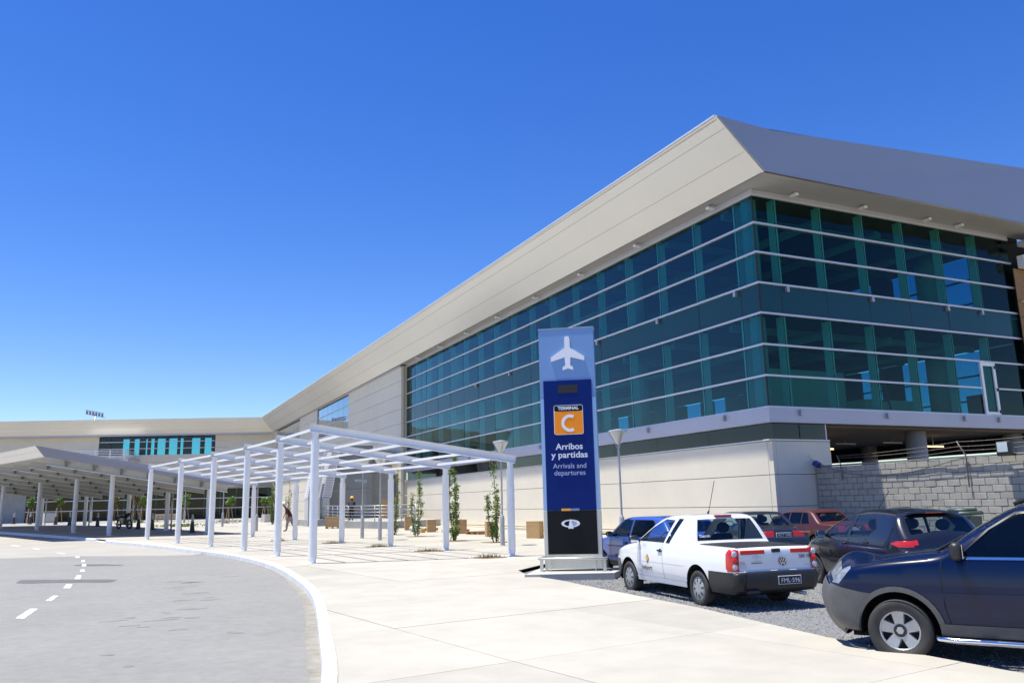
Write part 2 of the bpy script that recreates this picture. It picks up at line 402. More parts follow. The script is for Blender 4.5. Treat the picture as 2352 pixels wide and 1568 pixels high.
# gravel lot
grav_poly = [tuple(p) for p in EDGE] + GBACK + [(23.5,24.2),(23.5,-10)]
lot = struct(sheet('gravel_lot', grav_poly, -.085, GRAV, 1.5))
def stones():
    V = []; F = []; rng = random.Random(3); n = 0
    base = [(1,0,0),(-.8,.5,0),(-.2,-1,0),(.1,.1,.75),(.0,0,-.5)]
    fs = [(0,1,3),(1,2,3),(2,0,3)]
    while n < 52000:
        t = rng.random(); 
        y = 3.8 + 15*t**1.3; x = 7.6 + rng.random()**1.1*(5.5 if y > 8 else 4.5) + .1
        if not pip((x,y), grav_poly): continue
        s = rng.uniform(.008,.021)*(1+.25*(y>10)); a = rng.uniform(0,2*pi); ca, sa = cos(a)*s, sin(a)*s
        z = g(x,y)-.088; o = len(V); k = rng.uniform(.6,1.3)
        for bx,by,bz in base[:4]: V.append((x+bx*ca-by*sa*k, y+bx*sa+by*ca*k, z+bz*s*rng.uniform(.6,1.3)))
        F += [(o+i,o+j,o+m) for i,j,m in fs]; n += 1
    mb = MB(); mb.v = V; mb.f = F; mb.mi = [0]*len(F); return mb
o = stones().build('gravel', STONES, fixn=False); tag(o, 'loose grey gravel scattered over the car park', 'gravel', kind='stuff')
# ================================================================ TERMINAL BUILDING
XA = 20.7; YB = 22.19; YE = 63.0; XE = 35.4
ZR_ = [4.82, 5.95, 7.08, 8.24, 9.37, 10.53, 11.66, 12.76]      # rail heights
GL = glass('curtain_wall_glass', (.42,.78,.79), 1.35, 1.5, rcol=(.58,.86,.90), wav=.05)
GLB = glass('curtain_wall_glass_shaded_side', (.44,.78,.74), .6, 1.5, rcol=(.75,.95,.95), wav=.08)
SPAN = mat('spandrel_glass', (.010,.055,.065), .08, 0, spec=.4)
FIN = mat('interior_mullion_fin', (.55,.60,.58), .5)
SEAL = mat('black_sealant', (.012,.012,.012), .6)
term = empty('terminal_building', (20,60,0), 0, 'large glass and cream stone airport terminal with sloping metal roof edge', 'building')
def T(o):
    o.parent = term; o.matrix_parent_inverse = Matrix.Translation((-20,-60,0)); return o
def tb(mb, name, m, smooth=False): return T(mb.build(name, m, smooth=smooth))
_w = random.Random(4)
def wob(): return Matrix.Rotation(_w.gauss(0,.003),3,'Z') @ Matrix.Rotation(_w.gauss(0,.003),3,'Y') @ Matrix.Rotation(_w.gauss(0,.003),3,'X')   # panes never sit perfectly true
# panes facade A
ny = 16; joints = [YB+.0] + [YB+.97+2.5*i for i in range(17)]
joints = [YB, 23.16] + [23.16+2.505*i for i in range(1,17)]; joints = [j for j in joints if j < YE-.2] + [YE]
for r in range(7):
    z0, z1 = ZR_[r], ZR_[r+1]
    for a, b in zip(joints[:-1], joints[1:]):
        mb = MB(); mb.box((XA, (a+b)/2, (z0+z1)/2), (.016, b-a-.025, z1-z0-.03), R=wob())
        tb(mb, 'glass_pane' if r != 3 else 'spandrel_panel', GL if r != 3 else SPAN)
jb = [XA, 21.75] + [21.75+2.28*i for i in range(1,7)]; jb[-1] = XE
for r in range(7):
    z0, z1 = ZR_[r], ZR_[r+1]
    for a, b in zip(jb[:-1], jb[1:]):
        if r < 2 and abs(a-30.87) < .3: continue          # door bay
        mb = MB(); mb.box(((a+b)/2, YB, (z0+z1)/2), (b-a-.025, .016, z1-z0-.03), R=wob())
        tb(mb, 'glass_pane' if r != 3 else 'spandrel_panel', GLB if r != 3 else SPAN)
# door bay : pane, door with frame
mb = MB(); mb.box((31.6, YB, 5.385), (1.45, .016, 1.10)); tb(mb, 'glass_pane', GLB)
mb = MB(); mb.box((31.6, YB, 6.515), (1.45, .016, 1.10)); tb(mb, 'glass_pane', GLB)
dr = MB()
for x in (32.42, 33.22): dr.box((x, YB-.05, 5.9), (.14, .08, 2.3))
dr.box((32.82, YB-.05, 7.0), (.66, .08, .2)); dr.box((32.82, YB-.05, 4.88), (.66, .08, .16))
dw = tb(dr, 'door', WHITE)
mb = MB(); mb.box((32.82, YB-.03, 5.93), (.66,.012,1.95)); o = mb.build('door_pane', GLB, dw)
mb = MB()
for z in (4.98,5.9,6.85): mb.box((33.25, YB-.11, z), (.1,.06,.12))
o = mb.build('hinge', BLACK, dw)
# rails
for z in ZR_[:-1]+[ZR_[-1]]:
    mb = MB(); mb.box((XA-.045, (YB-.09+YE)/2, z), (.09, YE-YB+.09, .07)); tb(mb, 'mullion_rail', MULL)
    mb = MB()
    if z == ZR_[1]:
        mb.box(((XA+32.3)/2, YB-.045, z), (32.3-XA-.001, .09, .068)); tb(mb, 'mullion_rail', MULL); mb = MB(); mb.box(((33.3+XE)/2, YB-.045, z), (XE-33.3, .09, .068))
    else: mb.box(((XA+XE)/2, YB-.045, z), (XE-XA-.001, .09, .068))
    tb(mb, 'mullion_rail', MULL)
# black vertical joints
for y in joints[1:-1]:
    mb = MB(); mb.box((XA-.002, y, (ZR_[0]+ZR_[-1])/2), (.022, .024, ZR_[-1]-ZR_[0])); tb(mb, 'joint_seal', SEAL)
for x in jb[1:-1]:
    mb = MB(); mb.box((x, YB-.002, (ZR_[0]+ZR_[-1])/2), (.024, .022, ZR_[-1]-ZR_[0])); tb(mb, 'joint_seal', SEAL)
mb = MB(); mb.box((XA, YB, (ZR_[0]+ZR_[-1])/2), (.05,.05, ZR_[-1]-ZR_[0])); tb(mb, 'joint_seal', SEAL)
# interior vertical fins behind the glass (two storeys)
for y in joints[1:-1]:
    for z0, z1 in ((4.82,8.2),(9.4,12.76)):
        mb = MB(); mb.box((XA+.24, y+.12, (z0+z1)/2), (.34, .13, z1-z0)); tb(mb, 'mullion_fin', FIN)
for x in jb[1:-1]:
    for z0, z1 in ((4.82,8.2),(9.4,12.76)):
        mb = MB(); mb.box((x+.1, YB+.24, (z0+z1)/2), (.13, .34, z1-z0)); tb(mb, 'mullion_fin', FIN)
# corner box columns
for z0, z1 in ((4.82,8.2),(9.4,12.76)):
    mb = MB(); mb.tube([(XA+.75,YB+1.3,z0),(XA+.75,YB+1.3,z1)], .22, 16); tb(mb, 'corner_column', FIN, True)
    mb = MB(); mb.box((XA+.30, YB+.55, (z0+z1)/2), (.4,.4,z1-z0)); tb(mb, 'corner_column', mat('corner_box', (.25,.30,.31), .6))
# round concrete columns inside
for i, y in enumerate((25.4, 32.0, 39.6, 47.1, 54.6, 61.6)):
    for x in (22.0, 34.0):
        for z0, z1 in ((4.3,8.24),(9.37,12.9)):
            if i == 0 and x < 30: continue
            mb = MB(); mb.tube([(x,y,z0),(x,y,z1)], .42, 18); tb(mb, 'round_column', CONC, True)
# slabs: floor band, mid slab, roof slab
def slab(z0, z1, x0, x1, y0, y1, m, name='floor_slab'):
    mb = MB(); mb.box(((x0+x1)/2,(y0+y1)/2,(z0+z1)/2), (x1-x0,y1-y0,z1-z0)); return tb(mb, name, m)
FLOOR = mat('interior_floor', (.16,.17,.17), .6, var=.2, vscale=.4, world=True)
slab(4.27, 4.80, XA+.06, XE+.9, YB+.06, YE, FLOOR)
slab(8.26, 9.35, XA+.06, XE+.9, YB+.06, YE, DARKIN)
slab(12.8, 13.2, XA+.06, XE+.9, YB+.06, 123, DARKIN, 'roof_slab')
# ceiling ducts and beams under each slab
CEIL = mat('ceiling_beam', (.16,.17,.18), .8)
for z in (8.1, 12.62):
    for k in range(11):
        y = 24.2+3.75*k; mb = MB(); mb.box((28, y, z), (14, .22, .26)); tb(mb, 'ceiling_beam', CEIL)
    for x in (24.5, 28.2, 32): mb = MB(); mb.tube([(x,23,z-.25),(x,62,z-.25)], .18, 10); tb(mb, 'duct', CEIL, True)
# far glazing (through view): piers and rails
for z0, z1 in ((4.82,8.2),(9.4,12.76)):
    for k in range(14):
        y = 23.0+3.0*k; mb = MB(); wd = 1.15 if k % 3 else 1.9
        mb.box((XE+.75, y+.6, (z0+z1)/2), (.3, wd, z1-z0)); tb(mb, 'far_pier', DARKIN)
    for zz in (z0+1.1, z0+2.25): mb = MB(); mb.box((XE+.78, 43, zz), (.1, 40, .07)); tb(mb, 'far_rail', DARKIN)
FARGL = glass('far_side_glass', (.26,.50,.66), .6, 1.5)
for z0, z1 in ((4.82,8.2),(9.4,12.76)):
    for k in range(13): mb = MB(); mb.box((XE+.80, 25.1+3.0*k, (z0+z1)/2), (.012, 2.95, z1-z0)); tb(mb, 'far_pane', FARGL)
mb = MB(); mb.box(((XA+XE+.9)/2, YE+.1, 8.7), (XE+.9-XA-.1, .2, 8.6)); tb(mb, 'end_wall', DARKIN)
# light-coloured partitions / check-in boxes seen behind the lower panes near the corner
PART = mat('interior_partition', (.42,.46,.44), .7, var=.1, vscale=1)
mb = MB(); mb.box((25.6, 25.6, 5.85), (5.2,.15,2.1)); tb(mb, 'partition', PART)
mb = MB(); mb.box((31.0, 26.0, 5.3), (3.4,1.0,1.0)); tb(mb, 'check_in_desk', PART)
mb = MB(); mb.box((34.5, 23.6, 5.35), (1.1,.9,1.1)); tb(mb, 'check_in_desk', DARKIN)
mb = MB(); mb.span((28.9,24.4,4.85),(29.25,24.5,7.1),.06,.06); mb.span((29.6,24.4,4.85),(29.25,24.5,7.1),.06,.06)
for k in range(5): mb.span((28.95+.07*k,24.42,5.2+.38*k),(29.55-.07*k,24.42,5.2+.38*k),.04,.04)
tb(mb, 'step_ladder', BLACK)
# lavender floor band, stepped lip, ribbon glazing, base wall
slab(4.27, 4.785, XA-.16, XA+.05, YB-.16, YE-.01, BAND, 'floor_band'); slab(4.272, 4.784, XA+.051, XE+.6, YB-.16, YB+.05, BAND, 'floor_band')
RIB = glass('ribbon_glass', (.3,.36,.38), 1.0, 1.5)
ys = [YB]+[YB+.12+3.4*i for i in range(1,12)]+[YE]
for a, b in zip(ys[:-1], ys[1:]):
    mb = MB(); mb.box((XA+.08,(a+b)/2,3.955), (.016,b-a-.02,.62)); tb(mb, 'ribbon_pane', RIB)
for a, b in ((XA+.1,22.1),(22.12,23.36)):
    mb = MB(); mb.box(((a+b)/2,YB+.08,3.955), (b-a-.02,.016,.62)); tb(mb, 'ribbon_pane', RIB)
mb = MB(); mb.box((23.38,YB+.08,3.955),(.05,.05,.62)); tb(mb,'ribbon_post',MULL)
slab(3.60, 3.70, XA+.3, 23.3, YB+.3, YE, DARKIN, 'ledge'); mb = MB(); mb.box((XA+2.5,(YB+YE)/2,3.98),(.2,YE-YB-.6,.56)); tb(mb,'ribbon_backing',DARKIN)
# base wall panels (three courses), A side and short B side
crs = [(0.0,.40),(.40,1.355),(1.355,2.455),(2.455,3.63)]
for k, (z0, z1) in enumerate(crs):
    y = YB+.26
    while y < YE-.2:
        y1 = min(y+7.4, YE); 
        if YE-y1 < 1: y1 = YE
        mb = MB(); mb.box((XA+.10+(.04 if k==0 else 0),(y+y1)/2,(z0+z1)/2),(.18,y1-y-.004,z1-z0-.022)); tb(mb,'stone_panel',CREAM); y = y1
    mb = MB(); mb.box((22.19,YB+.1,(z0+z1)/2),(2.58-.0,.17,z1-z0-(.022 if k>1 else .022))); tb(mb,'stone_panel',CREAM)
    mb = MB(); mb.box((XA+.105, YB+.135, (z0+z1)/2), (.17,.24,z1-z0-.022)); tb(mb,'stone_panel',CREAM)
mb = MB(); mb.box((XA+.16,(YB+YE)/2+.1,1.8),(.1,YE-YB-.2,3.58)); tb(mb,'panel_backing',CONC)
mb = MB(); mb.box((22.2,YB+.2,1.8),(2.5,.1,3.58)); tb(mb,'panel_backing',CONC)
mb = MB(); mb.box((23.44,YB+1.2,1.83),(.08,2.2,3.6)); tb(mb,'panel_backing',CREAM)
mb = MB(); mb.box((XA+.14,(YB+YE)/2,3.66),(.36,YE-YB+.05,.05)); tb(mb,'coping',MULL)
mb = MB(); mb.box((22.0,YB+.12,3.662),(2.9,.3,.05)); tb(mb,'coping',MULL)
mb = MB(); mb.box((XA-.2,(30+YE)/2,.30),(.45,YE-30,.12)); tb(mb,'plinth_step',CREAM2)
# stone wing of facade A (proud of the glass) with two windows
XS = 20.25
zc = [0.2,1.40,2.52,3.63,4.82,5.95,7.08,8.2,9.36,10.5,11.66,12.85]
def stone(y0, y1, zlist):
    for a, b in zip(zlist[:-1], zlist[1:]):
        n = max(1, round((y1-y0)/8.5)); 
        for i in range(n):
            u, v = y0+(y1-y0)*i/n, y0+(y1-y0)*(i+1)/n
            mb = MB(); mb.box((XS+.1,(u+v)/2,(a+b)/2),(.2,v-u-.004,b-a-.024)); tb(mb,'stone_panel',CREAM)
stone(63.02,80.0,zc)
for a, b in zip(zc[:-1], zc[1:]):       # return face at the glass
    mb = MB(); mb.box((XS+.33,63.1,(a+b)/2),(.27,.16,b-a-.024)); tb(mb,'stone_return',CREAM2)
WLOW = [z for z in zc if z < 9.5]
stone(80.0,94.3,WLOW); stone(94.3,104.2,zc); stone(104.2,120.7,WLOW); stone(120.7,123.3,zc)
mb = MB(); mb.box((XS+.25,93,6.5),(.08,60,12.5)); tb(mb,'panel_backing',CONC)
BLUEGL = glass('window_glass', (.22,.32,.35), 2.2, 1.6, rcol=(.8,.9,1.0), wav=.04)
for y0, y1, n in ((80.05,94.25,6),(104.25,120.65,7)):
    for r, (z0, z1) in enumerate(((9.4,10.52),(10.52,11.68),(11.68,12.8))):
        for i in range(n):
            a = y0+(y1-y0)*i/n; b = y0+(y1-y0)*(i+1)/n
            mb = MB(); mb.box((XS+.12,(a+b)/2,(z0+z1)/2),(.02,b-a-.05,z1-z0-.05)); tb(mb,'glass_pane',BLUEGL)
    for z in (9.4,10.52,11.68,12.8): mb = MB(); mb.box((XS+.1,(y0+y1)/2,z),(.1,y1-y0,.07)); tb(mb,'mullion_rail',MULL)
    for i in range(n+1):
        a = y0+(y1-y0)*i/n; mb = MB(); mb.box((XS+.13,a,11.1),(.03,.04,3.4)); tb(mb,'joint_seal',SEAL)
    mb = MB(); mb.box((XS+.65,(y0+y1)/2,11.1),(.05,y1-y0,3.6)); tb(mb,'window_backing',mat('blind',(.10,.13,.15),.8))
# roof edge: fascia A in three metal strips leaning outward, soffit, fascia B
FA0 = Vector((19.95,20.69,12.98)); FA1 = Vector((18.0,20.72,14.72)); FB0 = Vector((19.95,122.3,12.72)); FB1 = Vector((18.0,120.8,14.5))
cuts = [0,.38,.80,1.0]
for k in range(3):
    a, b = cuts[k]+(.0022 if k else 0), cuts[k+1]-.0022*(k<2)
    bul = .10   # slight belly of the sheet
    nL = 20; V = []; F = []
    for i in range(nL+1):
        t = i/nL; lo = FA0.lerp(FB0,t); hi = FA1.lerp(FB1,t)
        for s in range(5):
            q = a+(b-a)*s/4; p = lo.lerp(hi,q); off = sin(pi*q)*.03
            V.append((p.x-off*.6, p.y, p.z-off*.8))
    F = [(i*5+s,(i+1)*5+s,(i+1)*5+s+1,i*5+s+1) for i in range(nL) for s in range(4)]
    mb = MB(); mb.add(V,F); o = tb(mb,'fascia_panel',ALU,True)
mb = MB(); mb.add([(19.99,20.95,12.985),(18.05,21.0,14.70),(18.05,120.6,14.48),(19.99,122.0,12.73)],[(0,1,2,3)]); tb(mb,'fascia_shadow_gap',DARKIN)
mb = MB(); mb.span(FA1+Vector((0,0,.02)),FB1+Vector((0,0,.02)),.10,.07); tb(mb,'fascia_cap',ALU)
mb = MB(); mb.span(FA0+Vector((.02,0,-.01)),FA1+Vector((.02,-.02,0)),.05,.07); tb(mb,'fascia_corner_trim',ALU)
# fascia B
B0 = [(19.96,20.66,12.97),(34.2,20.6,12.9),(41,20.57,12.88)]; B1 = [(18.02,20.69,14.72),(20.42,20.62,14.57),(35.0,20.60,15.47),(41.5,20.6,15.9)]
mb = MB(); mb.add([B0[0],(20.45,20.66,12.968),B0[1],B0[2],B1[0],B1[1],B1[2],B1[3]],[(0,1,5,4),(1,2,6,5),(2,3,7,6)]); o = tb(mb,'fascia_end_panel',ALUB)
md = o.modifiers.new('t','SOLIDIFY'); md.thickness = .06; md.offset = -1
# soffits
mb = MB(); mb.add([(19.98,20.72,12.97),(41,20.6,12.88),(41,22.2,12.90),(20.7,22.2,12.97)],[(0,1,2,3)]); mb.add([(19.98,20.72,12.969),(20.7,22.2,12.969),(20.7,63,12.94),(20.25,63,12.94),(20.25,122.3,12.82),(19.98,122.3,12.74)],[(0,1,2,3,4,5)])
tb(mb,'soffit',SOFF)
mb = MB(); mb.box((XA-.03,(YB+63)/2,12.87),(.1,63-YB+.2,.17)); tb(mb,'head_rail',BAND)
mb = MB(); mb.box(((XA+XE)/2-.04,YB-.03,12.872),(XE-XA+.02,.1,.17)); tb(mb,'head_rail',BAND)
mb = MB(); mb.box((20.18,92.7,12.80),(.14,59.4,.16)); tb(mb,'head_rail',BAND)
# roof sheet
mb = MB(); mb.add([(18.05,20.8,14.62),(41,20.8,15.75),(41,130,15.2),(18.05,120.8,14.48)],[(0,1,2,3)]); tb(mb,'roof_sheet',ALU)
# soffit spot lamps
for y in (24.1,29.2,34.2,39.2,44.3,49.3,54.3,59.2):
    mb = MB(); mb.box((20.33,y,12.83),(.34,.16,.10),bev=.02); o = tb(mb,'soffit_lamp',WHITE); mb = MB(); mb.box((20.33,y,12.92),(.06,.06,.12)); mb.build('bracket',STEEL,o)
for x in (22.4,26.0,29.7,31.7):
    mb = MB(); mb.box((x,21.75,12.84),(.16,.34,.10),bev=.02); o = tb(mb,'soffit_lamp',WHITE); mb = MB(); mb.box((x,21.75,12.92),(.06,.06,.12)); mb.build('bracket',STEEL,o)
# small wall boxes on the band and on the spandrel
for y in (24.4,29.4,34.4,39.5,44.4,49.5): 
    mb = MB(); mb.box((XA-.22,y,4.62),(.12,.14,.2)); tb(mb,'band_lamp',STEEL)
    mb = MB(); mb.box((XA-.07,y-1.0,9.22),(.12,.13,.2)); tb(mb,'band_lamp',STEEL)
for x in (22.0,26.4,30.8,32.95):
    mb = MB(); mb.box((x,YB-.22,4.62),(.14,.12,.2)); tb(mb,'band_lamp',STEEL); mb = MB(); mb.box((x,YB-.07,9.22),(.13,.12,.2)); tb(mb,'band_lamp',STEEL)
# undercroft (car park level) on the B side
slab(4.18,4.262,XA+.4,XE+.9,YB+.3,YE,mat('undercroft_ceiling',(.14,.12,.10),.9,var=.2,vscale=.5,world=True),'undercroft_ceiling')
slab(-.2,.02,23.6,XE+3,YB+.3,YE,CONC,'undercroft_floor')
for x in (29.3,):
    for y in (23.2,31,39,47): mb = MB(); mb.tube([(x,y,.0),(x,y,4.2)],.40,20); tb(mb,'undercroft_column',CONC,True)
for x in (35.5,):
    for y in (23.2,31,39,47): mb = MB(); mb.tube([(x,y,.0),(x,y,4.2)],.40,16); tb(mb,'undercroft_column',CONC,True)
mb = MB(); mb.box((XE+.8,43,3.83),(.2,40,.72)); tb(mb,'undercroft_wall',DARKIN)
mb = MB(); mb.box((38.6,YB+.35,8.4),(6.2,.2,9)); tb(mb,'end_bay_wall',DARKIN)
mb = MB(); mb.box((30,62.6,2),(13,.2,4.2)); tb(mb,'undercroft_wall',DARKIN)
TUBE = mat('fluorescent_tube', (1,.75,.4), .5, emit=((1,.62,.25),2.2))
TUBEO = mat('unlit_tube', (.5,.48,.45), .5)
for i,(x,y,z,lit) in enumerate([(26.6,25.6,3.62,1),(25.4,27.2,3.42,1),(32.4,24.8,3.72,1),(27.2,28.4,4.0,0),(30.6,28.0,4.05,0),(32.5,27,4.05,0)]):
    mb = MB(); mb.box((x,y,z),(1.25,.07,.06)); o = tb(mb,'tube_light',TUBE if lit else TUBEO); mb = MB(); mb.box((x,y,(z+4.19)/2),(.02,.02,4.17-z)); mb.build('hanger',STEEL,o)
# ================================================================ FAR WING, STAIR TOWER, CANOPY, PERGOLA, SIGN, LAMPS
def adopt(o, p):
    """parent a mesh that was built in world coordinates"""
    o.parent = p; o.matrix_parent_inverse = (Matrix.Translation(p.location) @ Matrix.Rotation(p.rotation_euler[2],4,'Z')).inverted(); return o
def wb(mb, name, m, par, smooth=False, angle=None): return adopt(mb.build(name, m, smooth=smooth, angle=angle), par)
# ---- far wing
WA = Vector((19.95,123,0)); wd = Vector((-.92361,.38332,0)); wn = Vector((-.38332,-.92361,0))
wing = empty('wing_building', WA+wd*20, 0, 'low cream wing of the terminal behind the canopies with teal ribbon window', 'building')
def W(s, z, out=0): p = WA + wd*s + wn*out; return Vector((p.x,p.y,z))
def wbox(s0, s1, z0, z1, o0, o1): 
    mb = MB(); P = [W(s,z,o) for z in (z0,z1) for o in (o0,o1) for s in (s0,s1)]
    mb.add(P, [(0,2,3,1),(4,5,7,6),(0,1,5,4),(2,6,7,3),(0,4,6,2),(1,3,7,5)]); return mb
rows = [5.4,6.5,7.6,8.7,9.75,10.75,11.7,12.7]
for a, b in zip(rows[:-1], rows[1:]):
    for s0, s1 in ((-.6,8.4),(8.4,16.7),(16.7,25),(25,34),(34,46)):
        if a > 9.7 and (s0, s1) in ((8.4,16.7),(16.7,25)): continue
        wb(wbox(s0+.003,s1-.003,a+.012,b-.012,-1.2,-1.0), 'stone_panel', CREAM, wing)
wb(wbox(-1,46,5.4,12.7,-1.5,-1.25),'panel_backing',CONC,wing) if False else None
WGL = glass('wing_window_glass', (.30,.70,.76), 1.0, 1.5)
n = 10
for i in range(n):
    s0 = 8.5+16.4*i/n; s1 = 8.5+16.4*(i+1)/n
    for z0, z1 in ((9.78,10.72),(10.72,11.7),(11.7,12.7)): wb(wbox(s0+.03,s1-.03,z0+.03,z1-.03,-1.1,-1.08),'glass_pane',WGL,wing)
    wb(wbox(s0+.3,s0+.62+(.5 if i%4==2 else 0),9.8,12.7,-1.9,-1.6),'window_post',DARKIN,wing)
for z in (9.76,10.72,11.7): wb(wbox(8.45,24.95,z-.05,z+.05,-1.05,-.95),'mullion_rail',MULL,wing)
for i in range(n+1): s0 = 8.5+16.4*i/n; wb(wbox(s0-.03,s0+.03,9.78,12.7,-1.08,-1.02),'mullion_post',SEAL,wing)
wb(wbox(8,26,9.5,9.72,-8,-1.3),'upper_floor',DARKIN,wing); wb(wbox(8,26,12.72,12.8,-8,-1.3),'upper_ceiling',DARKIN,wing)
wb(wbox(8.4,8.6,9.7,12.7,-8,-1.3),'side_wall',DARKIN,wing); wb(wbox(24.8,25.2,9.7,12.7,-8,-1.3),'side_wall',DARKIN,wing)
for i in range(6): s0 = 9.4+2.7*i; wb(wbox(s0,s0+.5,9.7,12.7,-8,-7.8),'far_post',DARKIN,wing)
# fascia of the wing: three strips leaning out
zlo, zhi = 12.72, 14.75
for k,(a,b) in enumerate(((0,.36),(.365,.74),(.745,1.0))):
    V = []; nn = 12
    for i in range(nn+1):
        s = -.4+48*i/nn
        for q in range(4):
            t = a+(b-a)*q/3; V.append(W(s-1.2*(1-t)*0, zlo+(zhi-zlo)*t, t*1.3 - sin(pi*t)*-.1))
    mb = MB(); mb.add(V,[(i*4+q,(i+1)*4+q,(i+1)*4+q+1,i*4+q+1) for i in range(nn) for q in range(3)]); wb(mb,'fascia_panel',ALU,wing,True)
wb(wbox(-.5,48,12.50,12.74,-1.0,.02),'fascia_underside',BAND,wing)
wb(wbox(-.5,48,14.70,14.78,-12,1.28),'roof_sheet',ALU,wing)
# ground floor glazing
WGD = glass('wing_shopfront_glass', (.22,.36,.37), .8, 1.45)
zs = [1.0,2.05,3.45,4.9]
for z0, z1 in zip(zs[:-1], zs[1:]):
    for i in range(16):
        s0 = -1.5+2.28*i; wb(wbox(s0+.03,s0+2.25,z0+.03,z1-.03,-2.0,-1.98),'shopfront_pane',WGD,wing)
for z in zs[1:]: wb(wbox(-1.6,35,z-.06,z+.06,-1.98,-1.85),'mullion_rail',MULL,wing)
for i in range(17): s0 = -1.5+2.28*i; wb(wbox(s0-.05,s0+.1,.8,5.4,-2.3,-2.02),'mullion_fin',mat('teal_fin',(.12,.42,.42),.5),wing)
wb(wbox(35,46,.5,5.4,-2.0,-1.8),'side_panel',CONC,wing); wb(wbox(-1.6,35,.5,1.0,-2.1,-1.85),'shopfront_sill',SEAL,wing)
wb(wbox(-1.6,46,4.95,5.4,-2.0,-.9),'canopy_head',CONC,wing)
wb(wbox(-1.6,46,.2,9.4,-9,-8.8),'back_wall',DARKIN,wing); wb(wbox(-1.6,46,5.0,5.2,-8.8,-2.1),'inner_ceiling',DARKIN,wing); wb(wbox(-1.6,46,.3,.6,-8.8,-2.1),'inner_floor',DARKIN,wing)
# balcony with white rails in front of the window
wb(wbox(19,27.5,8.7,9.0,-1,3.2),'balcony_slab',CREAM,wing)
for k in range(5):
    z = 9.2+.24*k; wb(wbox(19.6,27.3,z,z+.09,3.05,3.12),'balcony_rail',WHITE,wing); wb(wbox(19.55,19.62,z,z+.09,-.8,3.1),'balcony_rail',WHITE,wing)
for s in (19.6,21.6,23.6,25.6,27.2): wb(wbox(s-.06,s+.06,9.0,10.3,3.0,3.1),'balcony_post',WHITE,wing)

# ---- stair tower with two slanted perforated screens
tw = empty('stair_tower', (15.5,64,g(15,64)), 0, 'grey concrete stair tower with slanted white perforated screens beside cream wall', 'stair tower')
zg = g(15,63)
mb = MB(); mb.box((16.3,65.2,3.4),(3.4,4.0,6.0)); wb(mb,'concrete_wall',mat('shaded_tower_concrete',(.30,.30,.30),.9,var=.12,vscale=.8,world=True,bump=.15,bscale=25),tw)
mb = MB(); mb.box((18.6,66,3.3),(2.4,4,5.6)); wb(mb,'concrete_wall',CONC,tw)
mb = MB(); mb.box((16.2,63.17,2.95),(3.2,.06,.1)); wb(mb,'wall_joint',CONC,tw)
mb = MB(); mb.box((15.3,63.4,zg+.2),(5.4,5.0,.5)); wb(mb,'plinth',CONC,tw)
PERF = bpy.data.materials.new('perforated_white_sheet'); PERF.use_nodes = True
def _perf():
    nt = PERF.node_tree; N = nt.nodes; L = nt.links; p = N['Principled BSDF']; p.inputs['Base Color'].default_value = (.78,.78,.80,1); p.inputs['Roughness'].default_value = .5
    tc = N.new('ShaderNodeTexCoord'); sx = N.new('ShaderNodeSeparateXYZ'); L.new(tc.outputs['Object'], sx.inputs[0])
    def tri(sock, f, th):
        m = N.new('ShaderNodeMath'); m.operation = 'MULTIPLY'; m.inputs[1].default_value = f; L.new(sock, m.inputs[0])
        fr = N.new('ShaderNodeMath'); fr.operation = 'FRACT'; L.new(m.outputs[0], fr.inputs[0])
        gt = N.new('ShaderNodeMath'); gt.operation = 'GREATER_THAN'; gt.inputs[1].default_value = th; L.new(fr.outputs[0], gt.inputs[0]); return gt.outputs[0]
    a = tri(sx.outputs['Z'], 8.0, .6)
    tr = N.new('ShaderNodeBsdfTransparent'); mx = N.new('ShaderNodeMixShader'); L.new(a, mx.inputs[0]); L.new(p.outputs[0], mx.inputs[1]); L.new(tr.outputs[0], mx.inputs[2])
    L.new(mx.outputs[0], N['Material Output'].inputs[0])
_perf()
LCONC = mat('pale_pillar_concrete', (.52,.52,.51), .85, var=.08, vscale=1.5, world=True)
for x0, yy in ((12.9,62.4),(14.0,62.4)):
    # pillar and slanted box screen: lit side sheet + front sheet + frame
    mb = MB(); mb.box((x0+.22,yy+.55,(zg+2.42)/2),(.5,1.2,2.42-zg)); wb(mb,'pillar',LCONC,tw)
    lo = Vector((x0-.06,yy,2.42)); dx = .42; top = Vector((x0+.55,yy,5.85)); wdt = .62; dep = 1.3
    side = MB(); side.quad(lo, lo+Vector((0,dep,0)), top+Vector((0,dep,0)), top); wb(side,'screen_sheet',PERF,tw)
    fr = MB(); fr.quad(lo, lo+Vector((wdt,0,0)), top+Vector((wdt,0,0)), top); wb(fr,'screen_sheet',PERF,tw)
    e = MB()
    for o in (Vector((0,0,0)),Vector((wdt,0,0)),Vector((0,dep,0))): e.span(lo+o,top+o,.05,.05,(0,1,0))
    e.span(lo,lo+Vector((wdt,0,0)),.05,.05); wb(e,'screen_frame',WHITE,tw)
    bk = MB(); bk.add([lo+Vector((.12,.15,0)),lo+Vector((wdt-.08,.15,0)),top+Vector((wdt-.08,.15,0)),top+Vector((.12,.15,0)),lo+Vector((.12,dep,0)),top+Vector((.12,dep,0))],[(0,1,2,3),(0,3,5,4)]); wb(bk,'screen_core',mat('screen_core',(.42,.42,.44),.9),tw)
